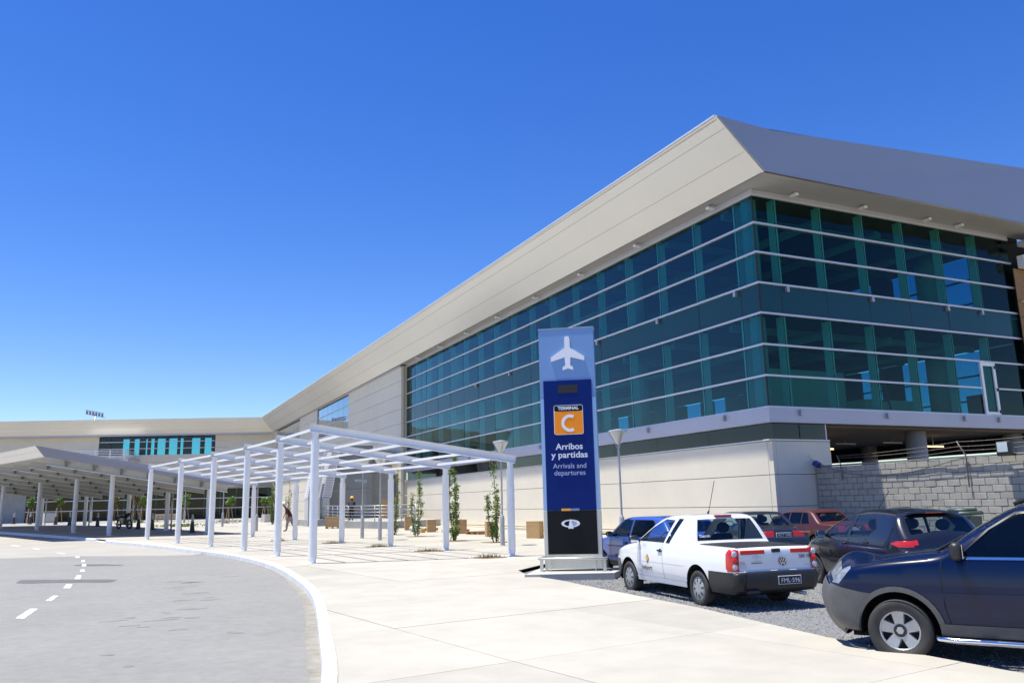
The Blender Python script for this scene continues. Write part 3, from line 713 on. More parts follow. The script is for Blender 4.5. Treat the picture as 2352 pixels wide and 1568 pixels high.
# ---- entrance ramp with rails
ramp = empty('entrance_ramp', (16,54,g(16,54)), 0, 'grey concrete ramp with steel handrails along the cream wall', 'ramp')
RP = [(13.75,54.4),(15.4,50.4),(20.0,53.5),(20.0,62.6),(14.0,62.4)]
mb = MB(); mb.prism([(x,y,g(x,y)-.05) for x,y in RP],(0,0,0),(0,0,.48)); wb(mb,'ramp_slab',CONC,ramp)
def railing(P, par, h=1.0, z0=.42, nb=5):
    P = [Vector((x,y,g(x,y)+z0)) for x,y in P]
    for a, b in zip(P[:-1], P[1:]):
        n = max(1, round((b-a).length/1.5))
        for i in range(n+1):
            p = a.lerp(b,i/n); mb = MB(); mb.tube([p,p+Vector((0,0,h))],.03,6); wb(mb,'rail_post',STEEL,par,True)
        for k in range(nb):
            z = h*(k+1)/nb; mb = MB(); mb.tube([a+Vector((0,0,z)),b+Vector((0,0,z))],.022 if k<nb-1 else .032,6); wb(mb,'rail_bar',STEEL,par,True)
railing([(14.0,62.2),(13.9,54.5),(15.5,50.7)], ramp); railing([(15.5,50.7),(17.7,52.2)], ramp); railing([(18.4,54),(18.4,62)], ramp, nb=3)

# ---- left canopy : mono-pitch roof on round columns
can = empty('walkway_canopy', (0,62,g(0,62)), 0, 'grey sloping walkway canopy on round white columns over the drop-off', 'canopy')
CF = [(-.24,53.1),(-2.3,59.5),(-4.85,66.9),(-7.8,74.0),(-11.4,81.3)]; CB = [(4.96,52.2),(3.05,58.7),(.85,66.0),(-2.1,73.4),(-5.6,80.6)]
CG = mat('canopy_sheet', (.50,.50,.49), .55, .1, var=.05, vscale=.5, world=True); CFAS = mat('canopy_end_fascia', (.27,.27,.31), .5, .2, var=.03, vscale=.4, world=True)
CCOL = mat('canopy_column_white', (.74,.75,.80), .4, var=.05, vscale=2)
def cpt(i, t, dz=0):
    """point across the canopy at frame i (float); t=0 road edge, 1 back edge"""
    i = max(min(i, len(CF)-1.001), -.6); k = int(max(i,0)); f = i-k
    a = Vector((*CF[k],0)).lerp(Vector((*CF[k+1],0)), f); b = Vector((*CB[k],0)).lerp(Vector((*CB[k+1],0)), f)
    d = b-a; p = a + d*(-.82+1.92*t); z = 4.72-(4.72-2.98)*t + .25*sin(pi*t)*0
    return Vector((p.x,p.y,z+dz+ .035*max(i,0)))
I0 = -.38
nn = 16; V = []; F = []
for i in range(nn+1):
    fi = I0+(4.3-I0)*i/nn
    for t in (0,.5,1): V.append(cpt(fi,t,.0))
    for t in (0,.5,1): V.append(cpt(fi,t,.10))
for i in range(nn):
    b = i*6
    for k in (0,1): F.append((b+k,b+k+1,b+6+k+1,b+6+k)); F.append((b+3+k,b+6+3+k,b+6+4+k,b+4+k))
mb = MB(); mb.add(V,F); wb(mb,'roof_sheet',CG,can)
# end fascia (towards the viewer) and leaning road-side fascia
a0, a1 = cpt(I0,0), cpt(I0,1); e = Vector((.0,-.03,0))
tipu = cpt(I0,0,.62)+Vector((-.48,.02,0)); br = cpt(I0,1,.30)+Vector((.35,0,0))
mb = MB(); mb.prism([a0+e,a1+e,br+e,tipu+e],(0,0,0),(0,.08,0)); wb(mb,'end_fascia',CFAS,can)
for q,(t0,t1) in enumerate(((0,.55),(.56,1.0))):
    V = []
    for i in range(nn+1):
        fi = I0+(4.3-I0)*i/nn; lo = cpt(fi,0); hi = cpt(fi,0,.62)+Vector((-.48,.02,0))
        V += [lo.lerp(hi,t0)+Vector((0,.06,0)), lo.lerp(hi,t1)+Vector((0,.06,0))]
    mb = MB(); mb.add(V,[(2*i,2*i+1,2*i+3,2*i+2) for i in range(nn)]); wb(mb,'edge_fascia',ALU,can)
# top gutter sheet
mb = MB(); V = []
for i in range(nn+1):
    fi = I0+(4.3-I0)*i/nn; V += [cpt(fi,0,.60)+Vector((-.46,.05,0)), cpt(fi,1,.28)+Vector((.3,.05,0))]
mb.add(V,[(2*i,2*i+1,2*i+3,2*i+2) for i in range(nn)]); wb(mb,'top_sheet',ALU,can)
# deep rafters along the slope, thin purlins and haunches
RAFT = mat('rafter_beige',(.44,.43,.40),.55,var=.05,vscale=1,world=True)
for k in range(9):
    fi = min(-.30+.5*k,3.99); A = cpt(fi,.03,-.17); B = cpt(fi,.97,-.17)
    mb = MB(); mb.span(A,B,.05,.34); o = wb(mb,'rafter',RAFT,can); mb = MB(); mb.span(A+Vector((0,0,-.185)),B+Vector((0,0,-.185)),.22,.03); mb.build('rafter_flange',WHITE,o)  # bright lower edge is put into the flange colour for contrast
    for q in range(6):
        u = cpt(fi,.12+.14*q,-.10); mb = MB(); mb.prism([u+Vector((0,0,.08)),u+Vector((0,-.55,.08)),u+Vector((0,0,-.2))],(0,0,0),(.12,0,0)); mb.build('haunch',mat('haunch_grey',(.16,.16,.155),.7),o)  # haunches coloured dark to read as shaded notches
for t in (.12,.26,.40,.54,.68,.82):
    for i in range(4):
        a = cpt(i-.36 if i==0 else i,t,-.05); b = cpt(i+1,t,-.05); mb = MB(); mb.span(a,b,.08,.10); wb(mb,'purlin',RAFT,can)
for fr in (CF,CB):
    for i,(x,y) in enumerate(fr):
        z0 = g(x,y); zt = 4.72-1.74*(.427 if fr is CF else .948)-.20+.035*i
        mb = MB(); mb.tube([(x,y,z0+.12),(x,y,zt)],.135,16); c = wb(mb,'column',CCOL,can,True,40)
        mb = MB(); mb.tube([(x,y,z0),(x,y,z0+.12)],.11,12); mb.box((x,y,z0+.01),(.42,.42,.02)); mb.build('column_foot',CCOL,c); mb = MB(); mb.tube([(x,y,zt),(x,y,zt+.18)],.10,12); mb.build('column_neck',CCOL,c)
        if fr is CB:
            for s in (-1,1): mb = MB(); mb.box((x+s*.75,y-.25,3.0+.5),(1.0,.3,.1),R=Matrix.Rotation(.10*s,3,'Y')); wb(mb,'wing_lamp',WHITE,can)
            mb = MB(); mb.tube([(x+.3,y+.2,z0),(x+.3,y+.2,3.4)],.05,8); wb(mb,'downpipe',STEEL,can,True)

# ---- white pergola
per = empty('white_pergola', (7,35,g(7,35)), 0, 'white steel pergola of sloping beams and slender rails beside the curved kerb', 'pergola')
PL = [(5.16,24.2),(4.86,28.2),(4.36,32.25),(3.62,36.6),(2.64,41.2),(1.55,46.6)]; PR = [(10.88,23.0),(10.4,27.3),(9.62,31.2),(8.75,35.35),(7.65,39.8),(6.6,45.8)]
beams = []
for k,((x0,y0),(x1,y1)) in enumerate(zip(PL,PR)):
    a = Vector((x0,y0,0)); b = Vector((x1,y1,0)); d = (b-a).normalized()
    zl, zr = 3.84, 2.90; A = a-d*.16+Vector((0,0,zl+.02)); B = b+d*.14+Vector((0,0,zr-.02))
    u = (B-A).normalized(); nrm = Vector((u.y,-u.x,0)).normalized(); up = nrm.cross(u); up = up if up.z>0 else -up
    mb = MB(); H = .235
    mb.span(A+up*H*.5,B+up*H*.5,.02,H-.02,up); mb.span(A+up*.006,B+up*.006,.16,.014,up); mb.span(A+up*(H-.006),B+up*(H-.006),.16,.014,up)
    for P in (A,B): mb.span(P+up*.0,P+up*H,.15,.014,u)
    wb(mb,'beam',WHITE,per); beams.append((A,B,up))
    for (x,y),zt in (((x0,y0),zl),((x1,y1),zr)):
        z0 = g(x,y); mb = MB(); mb.tube([(x,y,z0+.14),(x,y,zt-.20)],.118,20); c = wb(mb,'column',WHITE,per,True,40)
        mb = MB(); mb.tube([(x,y,z0+.016),(x,y,z0+.14)],.10,16); mb.box((x,y,z0+.008),(.34,.34,.016)); mb.build('column_foot',WHITE,c); mb = MB(); mb.tube([(x,y,zt-.20),(x,y,zt+.02)],.092,16); mb.build('column_neck',WHITE,c)
for k in range(5):
    for i in range(7):
        t = .02+.90*i/6
        a = beams[k][0].lerp(beams[k][1],t)+beams[k][2]*.10; b = beams[k+1][0].lerp(beams[k+1][1],t)+beams[k+1][2]*.10
        mb = MB(); d = (b-a).normalized(); mb.span(a+d*.02,b-d*.02,.05,.075); wb(mb,'rail',WHITE,per)

# ---- totem sign
sa = radians(-35); sx = Vector((cos(sa),sin(sa),0)); sn = Vector((sin(sa),-cos(sa),0))*1.0
SO = Vector((9.06,17.36,0)); zp = g(9.5,17)
sign = empty('totem_sign', SO+sx*.66, sa, 'tall blue and grey totem sign reading Terminal C Arribos y partidas', 'sign')
def zsc(z): return EYE+(z-EYE)*.945
# local frame: x along face, -y towards the viewer
def sb(mb, name, m, par=None, smooth=False, angle=None): return mb.build(name, m, par or sign, smooth, angle)
def sbox(x0,x1,z0,z1,y0,y1,bev=0):
    mb = MB(); return mb.box(((x0+x1)/2,(y0+y1)/2,(z0+z1)/2),(x1-x0,y1-y0,z1-z0),bev=bev)
SKYB = mat('sign_light_blue', (.19,.34,.62), .4, 0, spec=.3)
NAVY = mat('sign_navy', (.001,.017,.15), .4, spec=.15)
SBLK = mat('sign_black', (.010,.010,.012), .4, spec=.15)
ORNG = mat('sign_orange', (1.0,.30,.02), .5, spec=.2)
SWHT = mat('sign_white', (.85,.86,.90), .4)
GREYL = mat('sign_grey', (.20,.24,.42), .4); YEL = mat('sign_amber', (.9,.42,.03), .4); SGREY = mat('sign_letter_grey', (.72,.74,.85), .4)
hw = .665
STB = mat('sign_metal_blue_film', (.33,.48,.74), .30, .55)
sb(sbox(-hw,hw,zsc(4.26),5.80,0,.34),'upper_case',SKYB)
sb(sbox(-hw,hw,zsc(1.46),zsc(4.25),0,.34),'middle_case',STB)
sb(sbox(-hw,hw,.16,zsc(1.45),0,.34),'lower_case',STAINLESS)
sb(sbox(-hw-.01,hw+.01,5.80,5.815,-.01,.35),'top_cap',STAINLESS)
pw = .575
nav = sb(sbox(-pw,pw,zsc(1.47),zsc(4.69),-.045,-.002),'navy_panel',NAVY)
blk = sb(sbox(-pw,pw,zsc(.42),zsc(1.465),-.045,-.002),'black_panel',SBLK)
c0 = .66
def ux_(u): return (u-c0)*.94
led = sb(sbox(ux_(.42),ux_(.925),zsc(4.37),zsc(4.57),-.052,-.04),'led_display',mat('led_dark',(.02,.008,.008),.25),nav)
def rrect(x0,x1,z0,z1,r,y0,y1):
    P = []
    for cx,cz,a0 in ((x1-r,z1-r,0),(x0+r,z1-r,90),(x0+r,z0+r,180),(x1-r,z0+r,270)):
        for k in range(6): a = radians(a0+18*k); P.append((cx+r*cos(a),y0,cz+r*sin(a)))
    mb = MB(); return mb.prism(P,(0,0,0),(0,y1-y0,0))
bx = ux_(.295), ux_(1.035); bz = zsc(3.32), zsc(4.06)
sb(rrect(bx[0],bx[1],bz[0],bz[1],.05,-.055,-.046),'terminal_plate',SWHT,nav)
sb(rrect(bx[0]+.012,bx[1]-.012,bz[0]+.012,zsc(3.9),.035,-.060,-.054),'orange_field',ORNG,nav)
sb(rrect(bx[0]+.012,bx[1]-.012,zsc(3.905),bz[1]-.012,.035,-.060,-.054),'black_field',SBLK,nav)
def text(body, x, z, h, m, par, name='lettering', align='CENTER', y=-.062, width=None, bold=0, ext=.002):
    """flat lettering: x centre, z baseline, h cap height"""
    cu = bpy.data.curves.new(name,'FONT'); cu.body = body; cu.align_x = align; cu.size = h/.69; cu.extrude = ext; cu.offset = bold
    o = bpy.data.objects.new('t',cu); COL.objects.link(o)
    dg = bpy.context.evaluated_depsgraph_get(); dg.update(); me = bpy.data.meshes.new_from_object(o.evaluated_get(dg)); bpy.data.objects.remove(o); bpy.data.curves.remove(cu)
    me.name = name
    xs = [v.co.x for v in me.vertices]
    s = 1.0
    if width: s = width/(max(xs)-min(xs))
    for v in me.vertices: v.co = Vector((x+v.co.x*s, y-v.co.z, z+v.co.y))
    me.materials.clear(); me.materials.append(m); o = link(name, me, par); return o
text('TERMINAL',(bx[0]+bx[1])/2,zsc(3.945),.072,SWHT,nav,width=.50,bold=.003)
# big C
def arcC(cx,cz,ro,ri,a0,a1,y0,y1,sxx=1.0):
    n = 28; P = [(cx+ro*cos(a0+(a1-a0)*k/n)*sxx,y0,cz+ro*sin(a0+(a1-a0)*k/n)) for k in range(n+1)]
    Q = [(cx+ri*cos(a0+(a1-a0)*k/n)*sxx,y0,cz+ri*sin(a0+(a1-a0)*k/n)) for k in range(n+1)]
    mb = MB(); V = P+Q+[(x,y1,z) for x,_,z in P+Q]; m = n+1; F = []
    for k in range(n): F += [(k,k+1,m+k+1,m+k),(2*m+k,3*m+k,3*m+k+1,2*m+k+1),(k,2*m+k,2*m+k+1,k+1),(m+k,m+k+1,3*m+k+1,3*m+k)]
    F += [(0,m,3*m,2*m),(n,2*m+n,3*m+n,m+n)]; mb.add(V,F); return mb
cC = ((bx[0]+bx[1])/2+.03, zsc(3.605))
sb(arcC(cC[0],cC[1],.205,.135,radians(58),radians(302),-.064,-.059,.98),'letter_c',SWHT,nav)
text('Arribos',ux_(.66),zsc(2.955),.138,SGREY,nav,width=.64,bold=.004); text('y partidas',ux_(.66),zsc(2.75),.138,SGREY,nav,width=.86,bold=.004)
text('Arrivals and',ux_(.655),zsc(2.49),.115,GREYL if False else mat('sign_letter_dim',(.42,.48,.75),.4),nav,width=.78); text('departures',ux_(.652),zsc(2.32),.115,mat('sign_letter_dim',(.42,.48,.75),.4),nav,width=.73)
sb(sbox(ux_(.41),ux_(.634),zsc(1.455),zsc(1.51),-.056,-.044),'amber_bar',YEL,nav); sb(sbox(ux_(.636),ux_(.853),zsc(1.455),zsc(1.51),-.056,-.044),'grey_bar',GREYL,nav)
# emblem: ring with a tower wedge
ec = (ux_(.627),zsc(1.15))
mb = arcC(ec[0],ec[1],.088,.062,0,2*pi,-.075,-.046,2.45); 
mb.prism([(ec[0]-.055,-.078,ec[1]-.115),(ec[0]+.065,-.078,ec[1]-.115),(ec[0]+.065,-.078,ec[1]-.098),(ec[0]+.012,-.078,ec[1]+.092),(ec[0]-.012,-.078,ec[1]+.092),(ec[0]-.055,-.078,ec[1]-.098)],(0,0,0),(0,.03,0)); 
sb(mb,'emblem',SWHT,blk)
mb = MB(); mb.prism([(ec[0]+.02,-.06,ec[1]+.07),(ec[0]+.12,-.06,ec[1]+.045),(ec[0]+.18,-.06,ec[1]),(ec[0]+.12,-.06,ec[1]-.045),(ec[0]+.05,-.06,ec[1]-.065)],(0,0,0),(0,.014,0)); sb(mb,'emblem_fill',mat('emblem_grey',(.5,.52,.6),.4),blk)
# aeroplane pictogram
pc = ux_(.69)
half = [(0,5.835),(.055,5.81),(.068,5.74),(.070,5.53),(.43,5.29),(.43,5.185),(.075,5.29),(.062,5.08),(.135,5.03),(.135,4.955),(0,5.0)]
P = [(pc+x*.94,-.03,zsc(z)) for x,z in half] + [(pc-x*.94,-.03,zsc(z)) for x,z in half[::-1][1:-1]]
mb = MB(); mb.prism(P,(0,0,0),(0,.028,0)); sb(mb,'aeroplane_symbol',SWHT)
# base: plinth, bumper rail
mb = MB(); mb.prism([(-1.0,-.95,zp-.1),(.95,-.62,zp-.1),(1.05,.1,zp-.1),(1.0,.75,zp-.1),(-.9,.75,zp-.1)],(0,0,0),(0,0,.15)); sb(mb,'plinth',mat('plinth_concrete',(.45,.43,.40),.85,var=.1,vscale=3))
mb = MB(); mb.tube([(-.75,.5,.40),(-.78,-.14,.40),(-.74,-.2,.40),(.74,-.2,.40),(.78,-.14,.40),(.75,.5,.40)],.028,8); sb(mb,'bumper_rail',STAINLESS,smooth=True)
for x in (-.72,.72): mb = MB(); mb.box((x,-.16,.22),(.07,.05,.34)); sb(mb,'rail_post',STAINLESS)
for x in (-.5,.52): mb = MB(); mb.tube([(x,-.19,zp+.04),(x,-.19,.39)],.011,6); sb(mb,'rail_rod',STAINLESS)

# ---- lamp posts
def lamp_proto():
    L = empty('lamp_post',(0,0,0),0)
    mb = MB(); mb.lathe([(.085,0),(.085,.92),(.078,1.0),(.04,1.06)],16,caps=True); mb.build('lamp_base',STEEL,L,True,40)
    mb = MB(); mb.lathe([(.036,1.0),(.034,3.25)],12); mb.build('pole',STEEL,L,True)
    mb = MB(); mb.lathe([(.05,3.25),(.09,3.32),(.27,3.64),(.26,3.66),(.08,3.36),(.04,3.3)],20); mb.build('diffuser',mat('lamp_diffuser',(.62,.62,.58),.15,spec=.6),L,True,40)
    mb = MB(); mb.lathe([(.30,3.64),(.31,3.67),(.30,3.70),(.05,3.74),(0.001,3.745)],20); mb.build('lamp_cap',mat('lamp_cap',(.60,.61,.62),.35,.4),L,True,40)
    for k in range(3):
        a = 2*pi*k/3+.4; mb = MB(); mb.span((.04*cos(a),.04*sin(a),3.15),(.30*cos(a),.30*sin(a),3.66),.025,.02); mb.build('stay',STEEL,L)
    mb = MB(); mb.lathe([(.045,3.42),(.06,3.5),(.045,3.6)],10,caps=True); mb.build('bulb',SWHT,L,True)
    return L
lp = lamp_proto()
LAMPS = [((14.85,23.0),'lamp post standing just right of the totem sign'),((13.09,28.45),'lamp post behind the right end of the pergola\'s nearest beam'),((10.67,36.2),'lamp post in the plaza between the wooden crate and the slender saplings'),((10.6,38.89),'lamp post carrying a small camera bracket in front of the ramp'),((7.99,53.89),'lamp post seen beside the back pergola column near the far glazing'),((7.3,65.94),'lamp post next to the rubble heap by the far shopfront'),((5.7,81.3),'lamp post near the stacked stone pallet under the far wing'),((-2.0,88.0),'thin lamp post behind the canopy columns at left')]
for i,((x,y),lb) in enumerate(LAMPS):
    o = lp if i == 0 else copy_tree(lp)
    o.location = (x,y,g(x,y)); o.scale = (1,1,1.04 if i<2 else .98); tag(o, 'grey '+lb, 'lamp post', 'lamp posts in the plaza')
    if i == 3:
        mb = MB(); mb.box((-.2,0,2.75),(.34,.12,.1)); mb.box((.1,0,2.7),(.2,.05,.16)); mb.tube([(.12,0,2.7),(.12,0,.9)],.012,5); mb.build('camera_bracket',STEEL,o)
# ---- stadium-type floodlight array on a mast far behind the wing
fl = empty('floodlight_mast',(-5,190,g(-5,190)),0,'tall apron mast with two rows of floodlights above the wing roof','floodlight')
mb = MB(); mb.tube([(0,0,0),(0,0,21.0)],[.35,.18],10); mb.build('mast',STEEL,fl,True)
mb = MB(); mb.span((-1.8,0,21.0),(2.0,0,20.3),.12,.14); mb.span((-1.8,0,21.7),(1.6,0,21.1),.1,.1); mb.build('crossbar',WHITE,fl)
for r in range(2):
    for k in range(6):
        mb = MB(); mb.box((-1.55+.57*k,-.15,21.2+.45*r-.105*k),(.42,.25,.34),R=Matrix.Rotation(-.4,3,'X')); mb.build('floodlight',mat('floodlight_body',(.22,.25,.35),.5),fl)
# ================================================================ VEHICLES
def lerp_tab(tab, x):
    tab = sorted(tab)
    if x <= tab[0][0]: return tab[0][1]
    for (x0,y0),(x1,y1) in zip(tab[:-1], tab[1:]):
        if x <= x1: 
            t = (x-x0)/(x1-x0); return y0+(y1-y0)*t
    return tab[-1][1]
def smooth_tab(tab, n=6):
    P = catmull([(a,b,0) for a,b in sorted(tab)], n); return [(p.x,p.y) for p in P]
def chaikin(P, it=2, keep=()):
    for _ in range(it):
        Q = [P[0]]
        for a, b in zip(P[:-1], P[1:]):
            Q.append((a[0]*.75+b[0]*.25, a[1]*.75+b[1]*.25)); Q.append((a[0]*.25+b[0]*.75, a[1]*.25+b[1]*.75))
        Q.append(P[-1]); P = Q
    return P
def resample(P, step):
    out = [P[0]]; 
    for a, b in zip(P[:-1], P[1:]):
        L = hypot(b[0]-a[0], b[1]-a[1]); n = max(1, int(round(L/step)))
        for k in range(1, n+1): out.append((a[0]+(b[0]-a[0])*k/n, a[1]+(b[1]-a[1])*k/n))
    return out
CARGLASS = glass('car_window_glass', (.72,.80,.80), 1.0, 1.5)
CARGLASSD = glass('car_dark_window_glass', (.06,.08,.10), 1.0, 1.5)
CHROME = mat('chrome', (.75,.75,.77), .12, 1.0)
UNDER = mat('car_underbody', (.008,.008,.008), .95)
SEATM = mat('seat_fabric', (.02,.022,.03), .9)
LENSR = mat('red_lens', (.55,.02,.015), .15, coat=.6)
LENSO = mat('amber_lens', (.75,.16,.02), .15, coat=.6)
LENSC = mat('clear_lens', (.62,.62,.64), .08, .3, coat=.8)
LENSG = mat('smoked_clear_lens', (.30,.32,.35), .08, .2, coat=.8, var=.4, vscale=14)
GREYPL = mat('grey_bumper_plastic', (.10,.10,.105), .5, var=.2, vscale=8)
SILVER = mat('silver_wheel_paint', (.42,.43,.45), .38, .5, var=.1, vscale=9)
PLATE = mat('plate_black', (.01,.012,.02), .4)
class Car:
    def __init__(s, name, label, S):
        s.S = S; s.name = name; s.parts = {}
        s.th = empty(name, (0,0,0), 0, label, S.get('cat','car'), 'vehicles on the gravel car park')
        O = chaikin(S['outline'], S.get('chk',2)); s.O = resample(O, .07); s.W = smooth_tab(S['W']); s.K = smooth_tab(S['K'])
        s.r = S.get('r',.09)
        n = len(s.O); s.N = []
        for i in range(n):
            a = Vector(s.O[max(i-1,0)]); b = Vector(s.O[min(i+1,n-1)]); d = (b-a).normalized(); s.N.append(Vector((-d.y, d.x))*S.get('flip',1))
        # outline runs front-bottom -> up -> back -> rear-bottom : outward normal must point away from the middle
        mid = Vector((0,.7)); 
        s.N = [m if m.dot(Vector(p)-mid) > 0 else -m for m, p in zip(s.N, s.O)]
    def near(s, a, c):
        best = 9; bi = 0
        for i, p in enumerate(s.O):
            d = (p[0]-a)**2+(p[1]-c)**2
            if d < best: best = d; bi = i
        d = 9; p = Vector((a,c))
        for i in (bi-1, bi):
            if 0 <= i < len(s.O)-1:
                u = Vector(s.O[i]); v = Vector(s.O[i+1])-u; t = min(max((p-u).dot(v)/v.length_squared,0),1); d = min(d, (u+v*t-p).length)
        return d, bi
    def y(s, a, c, full=False):
        d, bi = s.near(a, c); y = lerp_tab(s.W, a)*lerp_tab(s.K, c); r = s.r
        if d < r: y -= r*(1-sqrt(max(0,1-((r-d)/r)**2)))
        return (y, d, bi) if full else y
    def pos(s, a, c, proud, sgn):
        y, d, bi = s.y(a, c, True); w = max(0, 1-d/s.r) if proud else 0
        a2 = a + proud*w*s.N[bi].x; c2 = c + proud*w*s.N[bi].y
        return Vector((a2, sgn*(y+proud*(1-w)), c2))
    def put(s, name, V, F, mat_):
        k = (name, mat_.name); s.parts.setdefault(k, [[],[],mat_]); P = s.parts[k]; o = len(P[0]); P[0] += V; P[1] += [tuple(i+o for i in f) for f in F]
    def shell(s):
        S = s.S; sill = S['sill']; O = s.O
        poly = list(O)
        # bottom with arches, from rear to front
        if abs(O[-1][1]-sill) > .01: poly.append((O[-1][0]+.04, sill))
        for (ac, cc, rr) in sorted(S['arch']):
            h = sqrt(max(rr*rr-(sill-cc)**2, 0)); a0 = atan2(sill-cc, -h); a1 = atan2(sill-cc, h)
            if a0 < 0: a0 += 2*pi
            for k in range(25): t = a0+(a1-a0)*k/24; poly.append((ac+rr*cos(t), cc+rr*sin(t)))
        if abs(O[0][1]-sill) > .01: poly.append((O[0][0]-.04, sill))
        pts = [Vector(p) for p in poly]; ed = [(i,(i+1)%len(poly)) for i in range(len(poly))]
        def addpoly(P, closed=True):
            P = resample(list(P)+[P[0]], .06)[:-1]; o = len(pts); pts.extend(Vector(p) for p in P); n = len(P); ed.extend((o+i, o+(i+1)%n) for i in range(n))
        wins = S.get('windows', [])
        for wn_, P, m in wins: addpoly(P)
        regs = []
        for wn_, P, m in wins:
            cx = sum(q[0] for q in P)/len(P); cy = sum(q[1] for q in P)/len(P)
            regs.append(('window_seal', [(q[0]+(q[0]-cx)/max(hypot(q[0]-cx,q[1]-cy),.05)*.024, q[1]+(q[1]-cy)/max(hypot(q[0]-cx,q[1]-cy),.05)*.024) for q in P], BLACK, .001))
        regs += S.get('regions', [])
        for rn, P, m, pr in regs: addpoly(P)
        for dd in (.012,.03,.055,.085):
            for p, nn_ in zip(O, s.N):
                q = Vector(p)-nn_*dd
                if pip((q.x,q.y), poly): pts.append(q)
        amin = min(p[0] for p in poly); amax = max(p[0] for p in poly); cmin = min(p[1] for p in poly); cmax = max(p[1] for p in poly)
        a = amin
        while a < amax:
            c = cmin
            while c < cmax:
                if pip((a,c), poly) and s.near(a,c)[0] > .1: pts.append(Vector((a,c)))
                c += .085
            a += .085
        vs, es, fs, *_ = delaunay_2d_cdt(pts, ed, [], 0, 1e-4)
        groups = {}
        for f in fs:
            cx = sum(vs[i].x for i in f)/3; cy = sum(vs[i].y for i in f)/3
            if not pip((cx,cy), poly): continue
            key = ('body', S['paint'], 0)
            for rn, P, m, pr in regs:
                if pip((cx,cy), P): key = (rn, m, pr)
            for wn_, P, m in wins:
                if pip((cx,cy), P): key = (wn_, m, -.012)
            groups.setdefault((key[0],key[1].name,key[2]), [key, []])[1].append(f)
        for (k, _, pr), (key, F) in groups.items():
            ids = sorted({i for f in F for i in f}); mp = {v:j for j,v in enumerate(ids)}
            for sg in (1,-1):
                V = [s.pos(vs[i].x, vs[i].y, pr, sg) for i in ids]
                FF = [tuple(mp[i] for i in f) for f in F]
                if sg < 0: FF = [f[::-1] for f in FF]
                nm = k if (k == 'body' or key[2] >= 0 and k in S.get('joinsides',())) else k
                if k in ('body','rear_bumper','front_bumper'): s.put(k, V, FF, key[1])
                else: s.put(k+('' if sg > 0 else '|r'), V, FF, key[1])
        # top / end strip
        T = [-1,-.95,-.88,-.78,-.6,-.4,-.2,0,.2,.4,.6,.78,.88,.95,1]
        bl = S['bulge']; rows = []
        for i, p in enumerate(O):
            ye = s.y(*p); b = lerp_tab(bl, i/(len(O)-1)) if False else s.bulge(p)
            rows.append((p, ye, b, s.N[i]))
        s.rows = rows
        def at(i, t, pr):
            p, ye, b, nn_ = rows[i]; k = b*(1-t*t)+pr; return Vector((p[0]+nn_.x*k, ye*t, p[1]+nn_.y*k))
        idx = {}
        rng = []
        for nm, m, A, B, t0, t1, pr in S['strips']:
            i0 = min(range(len(O)), key=lambda i: hypot(O[i][0]-A[0],O[i][1]-A[1])); i1 = min(range(len(O)), key=lambda i: hypot(O[i][0]-B[0],O[i][1]-B[1]))
            rng.append((nm, m, min(i0,i1), max(i0,i1), t0, t1, pr))
        G = {}
        for i in range(len(O)-1):
            for k in range(len(T)-1):
                tm = (T[k]+T[k+1])/2; key = ('body', S['paint'], 0)
                for nm, m, i0, i1, t0, t1, pr in rng:
                    if i0 <= i < i1 and t0 <= abs(tm) <= t1: key = (nm + ('|r' if (tm < 0 and t0 > .2 and nm not in ('rear_bumper','front_bumper')) else ''), m, pr)
                G.setdefault((key[0],key[1].name,key[2]), [key, []])[1].append((i,k))
        for (nm,_,pr),(key,cells) in G.items():
            mp = {}; V = []; F = []
            def vid(i,k):
                if (i,k) not in mp: mp[(i,k)] = len(V); V.append(at(i,T[k],pr))
                return mp[(i,k)]
            for i,k in cells: F.append((vid(i,k),vid(i+1,k),vid(i+1,k+1),vid(i,k+1)))
            s.put(nm, V, F, key[1])
    def bulge(s, p):
        a, c = p; e = s.S['bulge']
        lo = e['front'] if a > 0 else e['rear']
        amax = s.O[0][0] if a > 0 else s.O[-1][0]
        t = sstep((abs(a)-(abs(amax)-.35))/.3); return e['top']*(1-t)+lo*t
    def finish(s, sc_=1.0):
        first = None
        for (nm,_),(V,F,m) in s.parts.items():
            me = bpy.data.meshes.new(nm.split('|')[0]); me.from_pydata(V,[],F)
            bm = bmesh.new(); bm.from_mesh(me); bmesh.ops.remove_doubles(bm, verts=bm.verts[:], dist=.0006); bmesh.ops.recalc_face_normals(bm, faces=bm.faces[:])
            # outward check by mean
            cen = Vector((0,0,.7)); sc2 = sum((f.calc_center_median()-cen).dot(f.normal) for f in bm.faces)
            if sc2 < 0: bmesh.ops.reverse_faces(bm, faces=bm.faces[:])
            bm.to_mesh(me); bm.free(); me.materials.append(m)
            me.polygons.foreach_set('use_smooth',[True]*len(me.polygons)); me.set_sharp_from_angle(angle=radians(38))
            link(nm.split('|')[0], me, s.th)
    def onside(s, a, c, sgn=1, out=.004):
        y = s.y(a,c); return Vector((a, sgn*(y+out), c))
    def rear_a(s, c, b=0):
        best = min((i for i in range(len(s.O)) if s.O[i][0] < -1), key=lambda i: abs(s.O[i][1]-c) + (0 if s.O[i][0] < -1.2 else 1))
        p, ye, bb, nn_ = s.rows[best]; t = b/max(ye,.1); return p[0]+nn_.x*bb*(1-t*t)
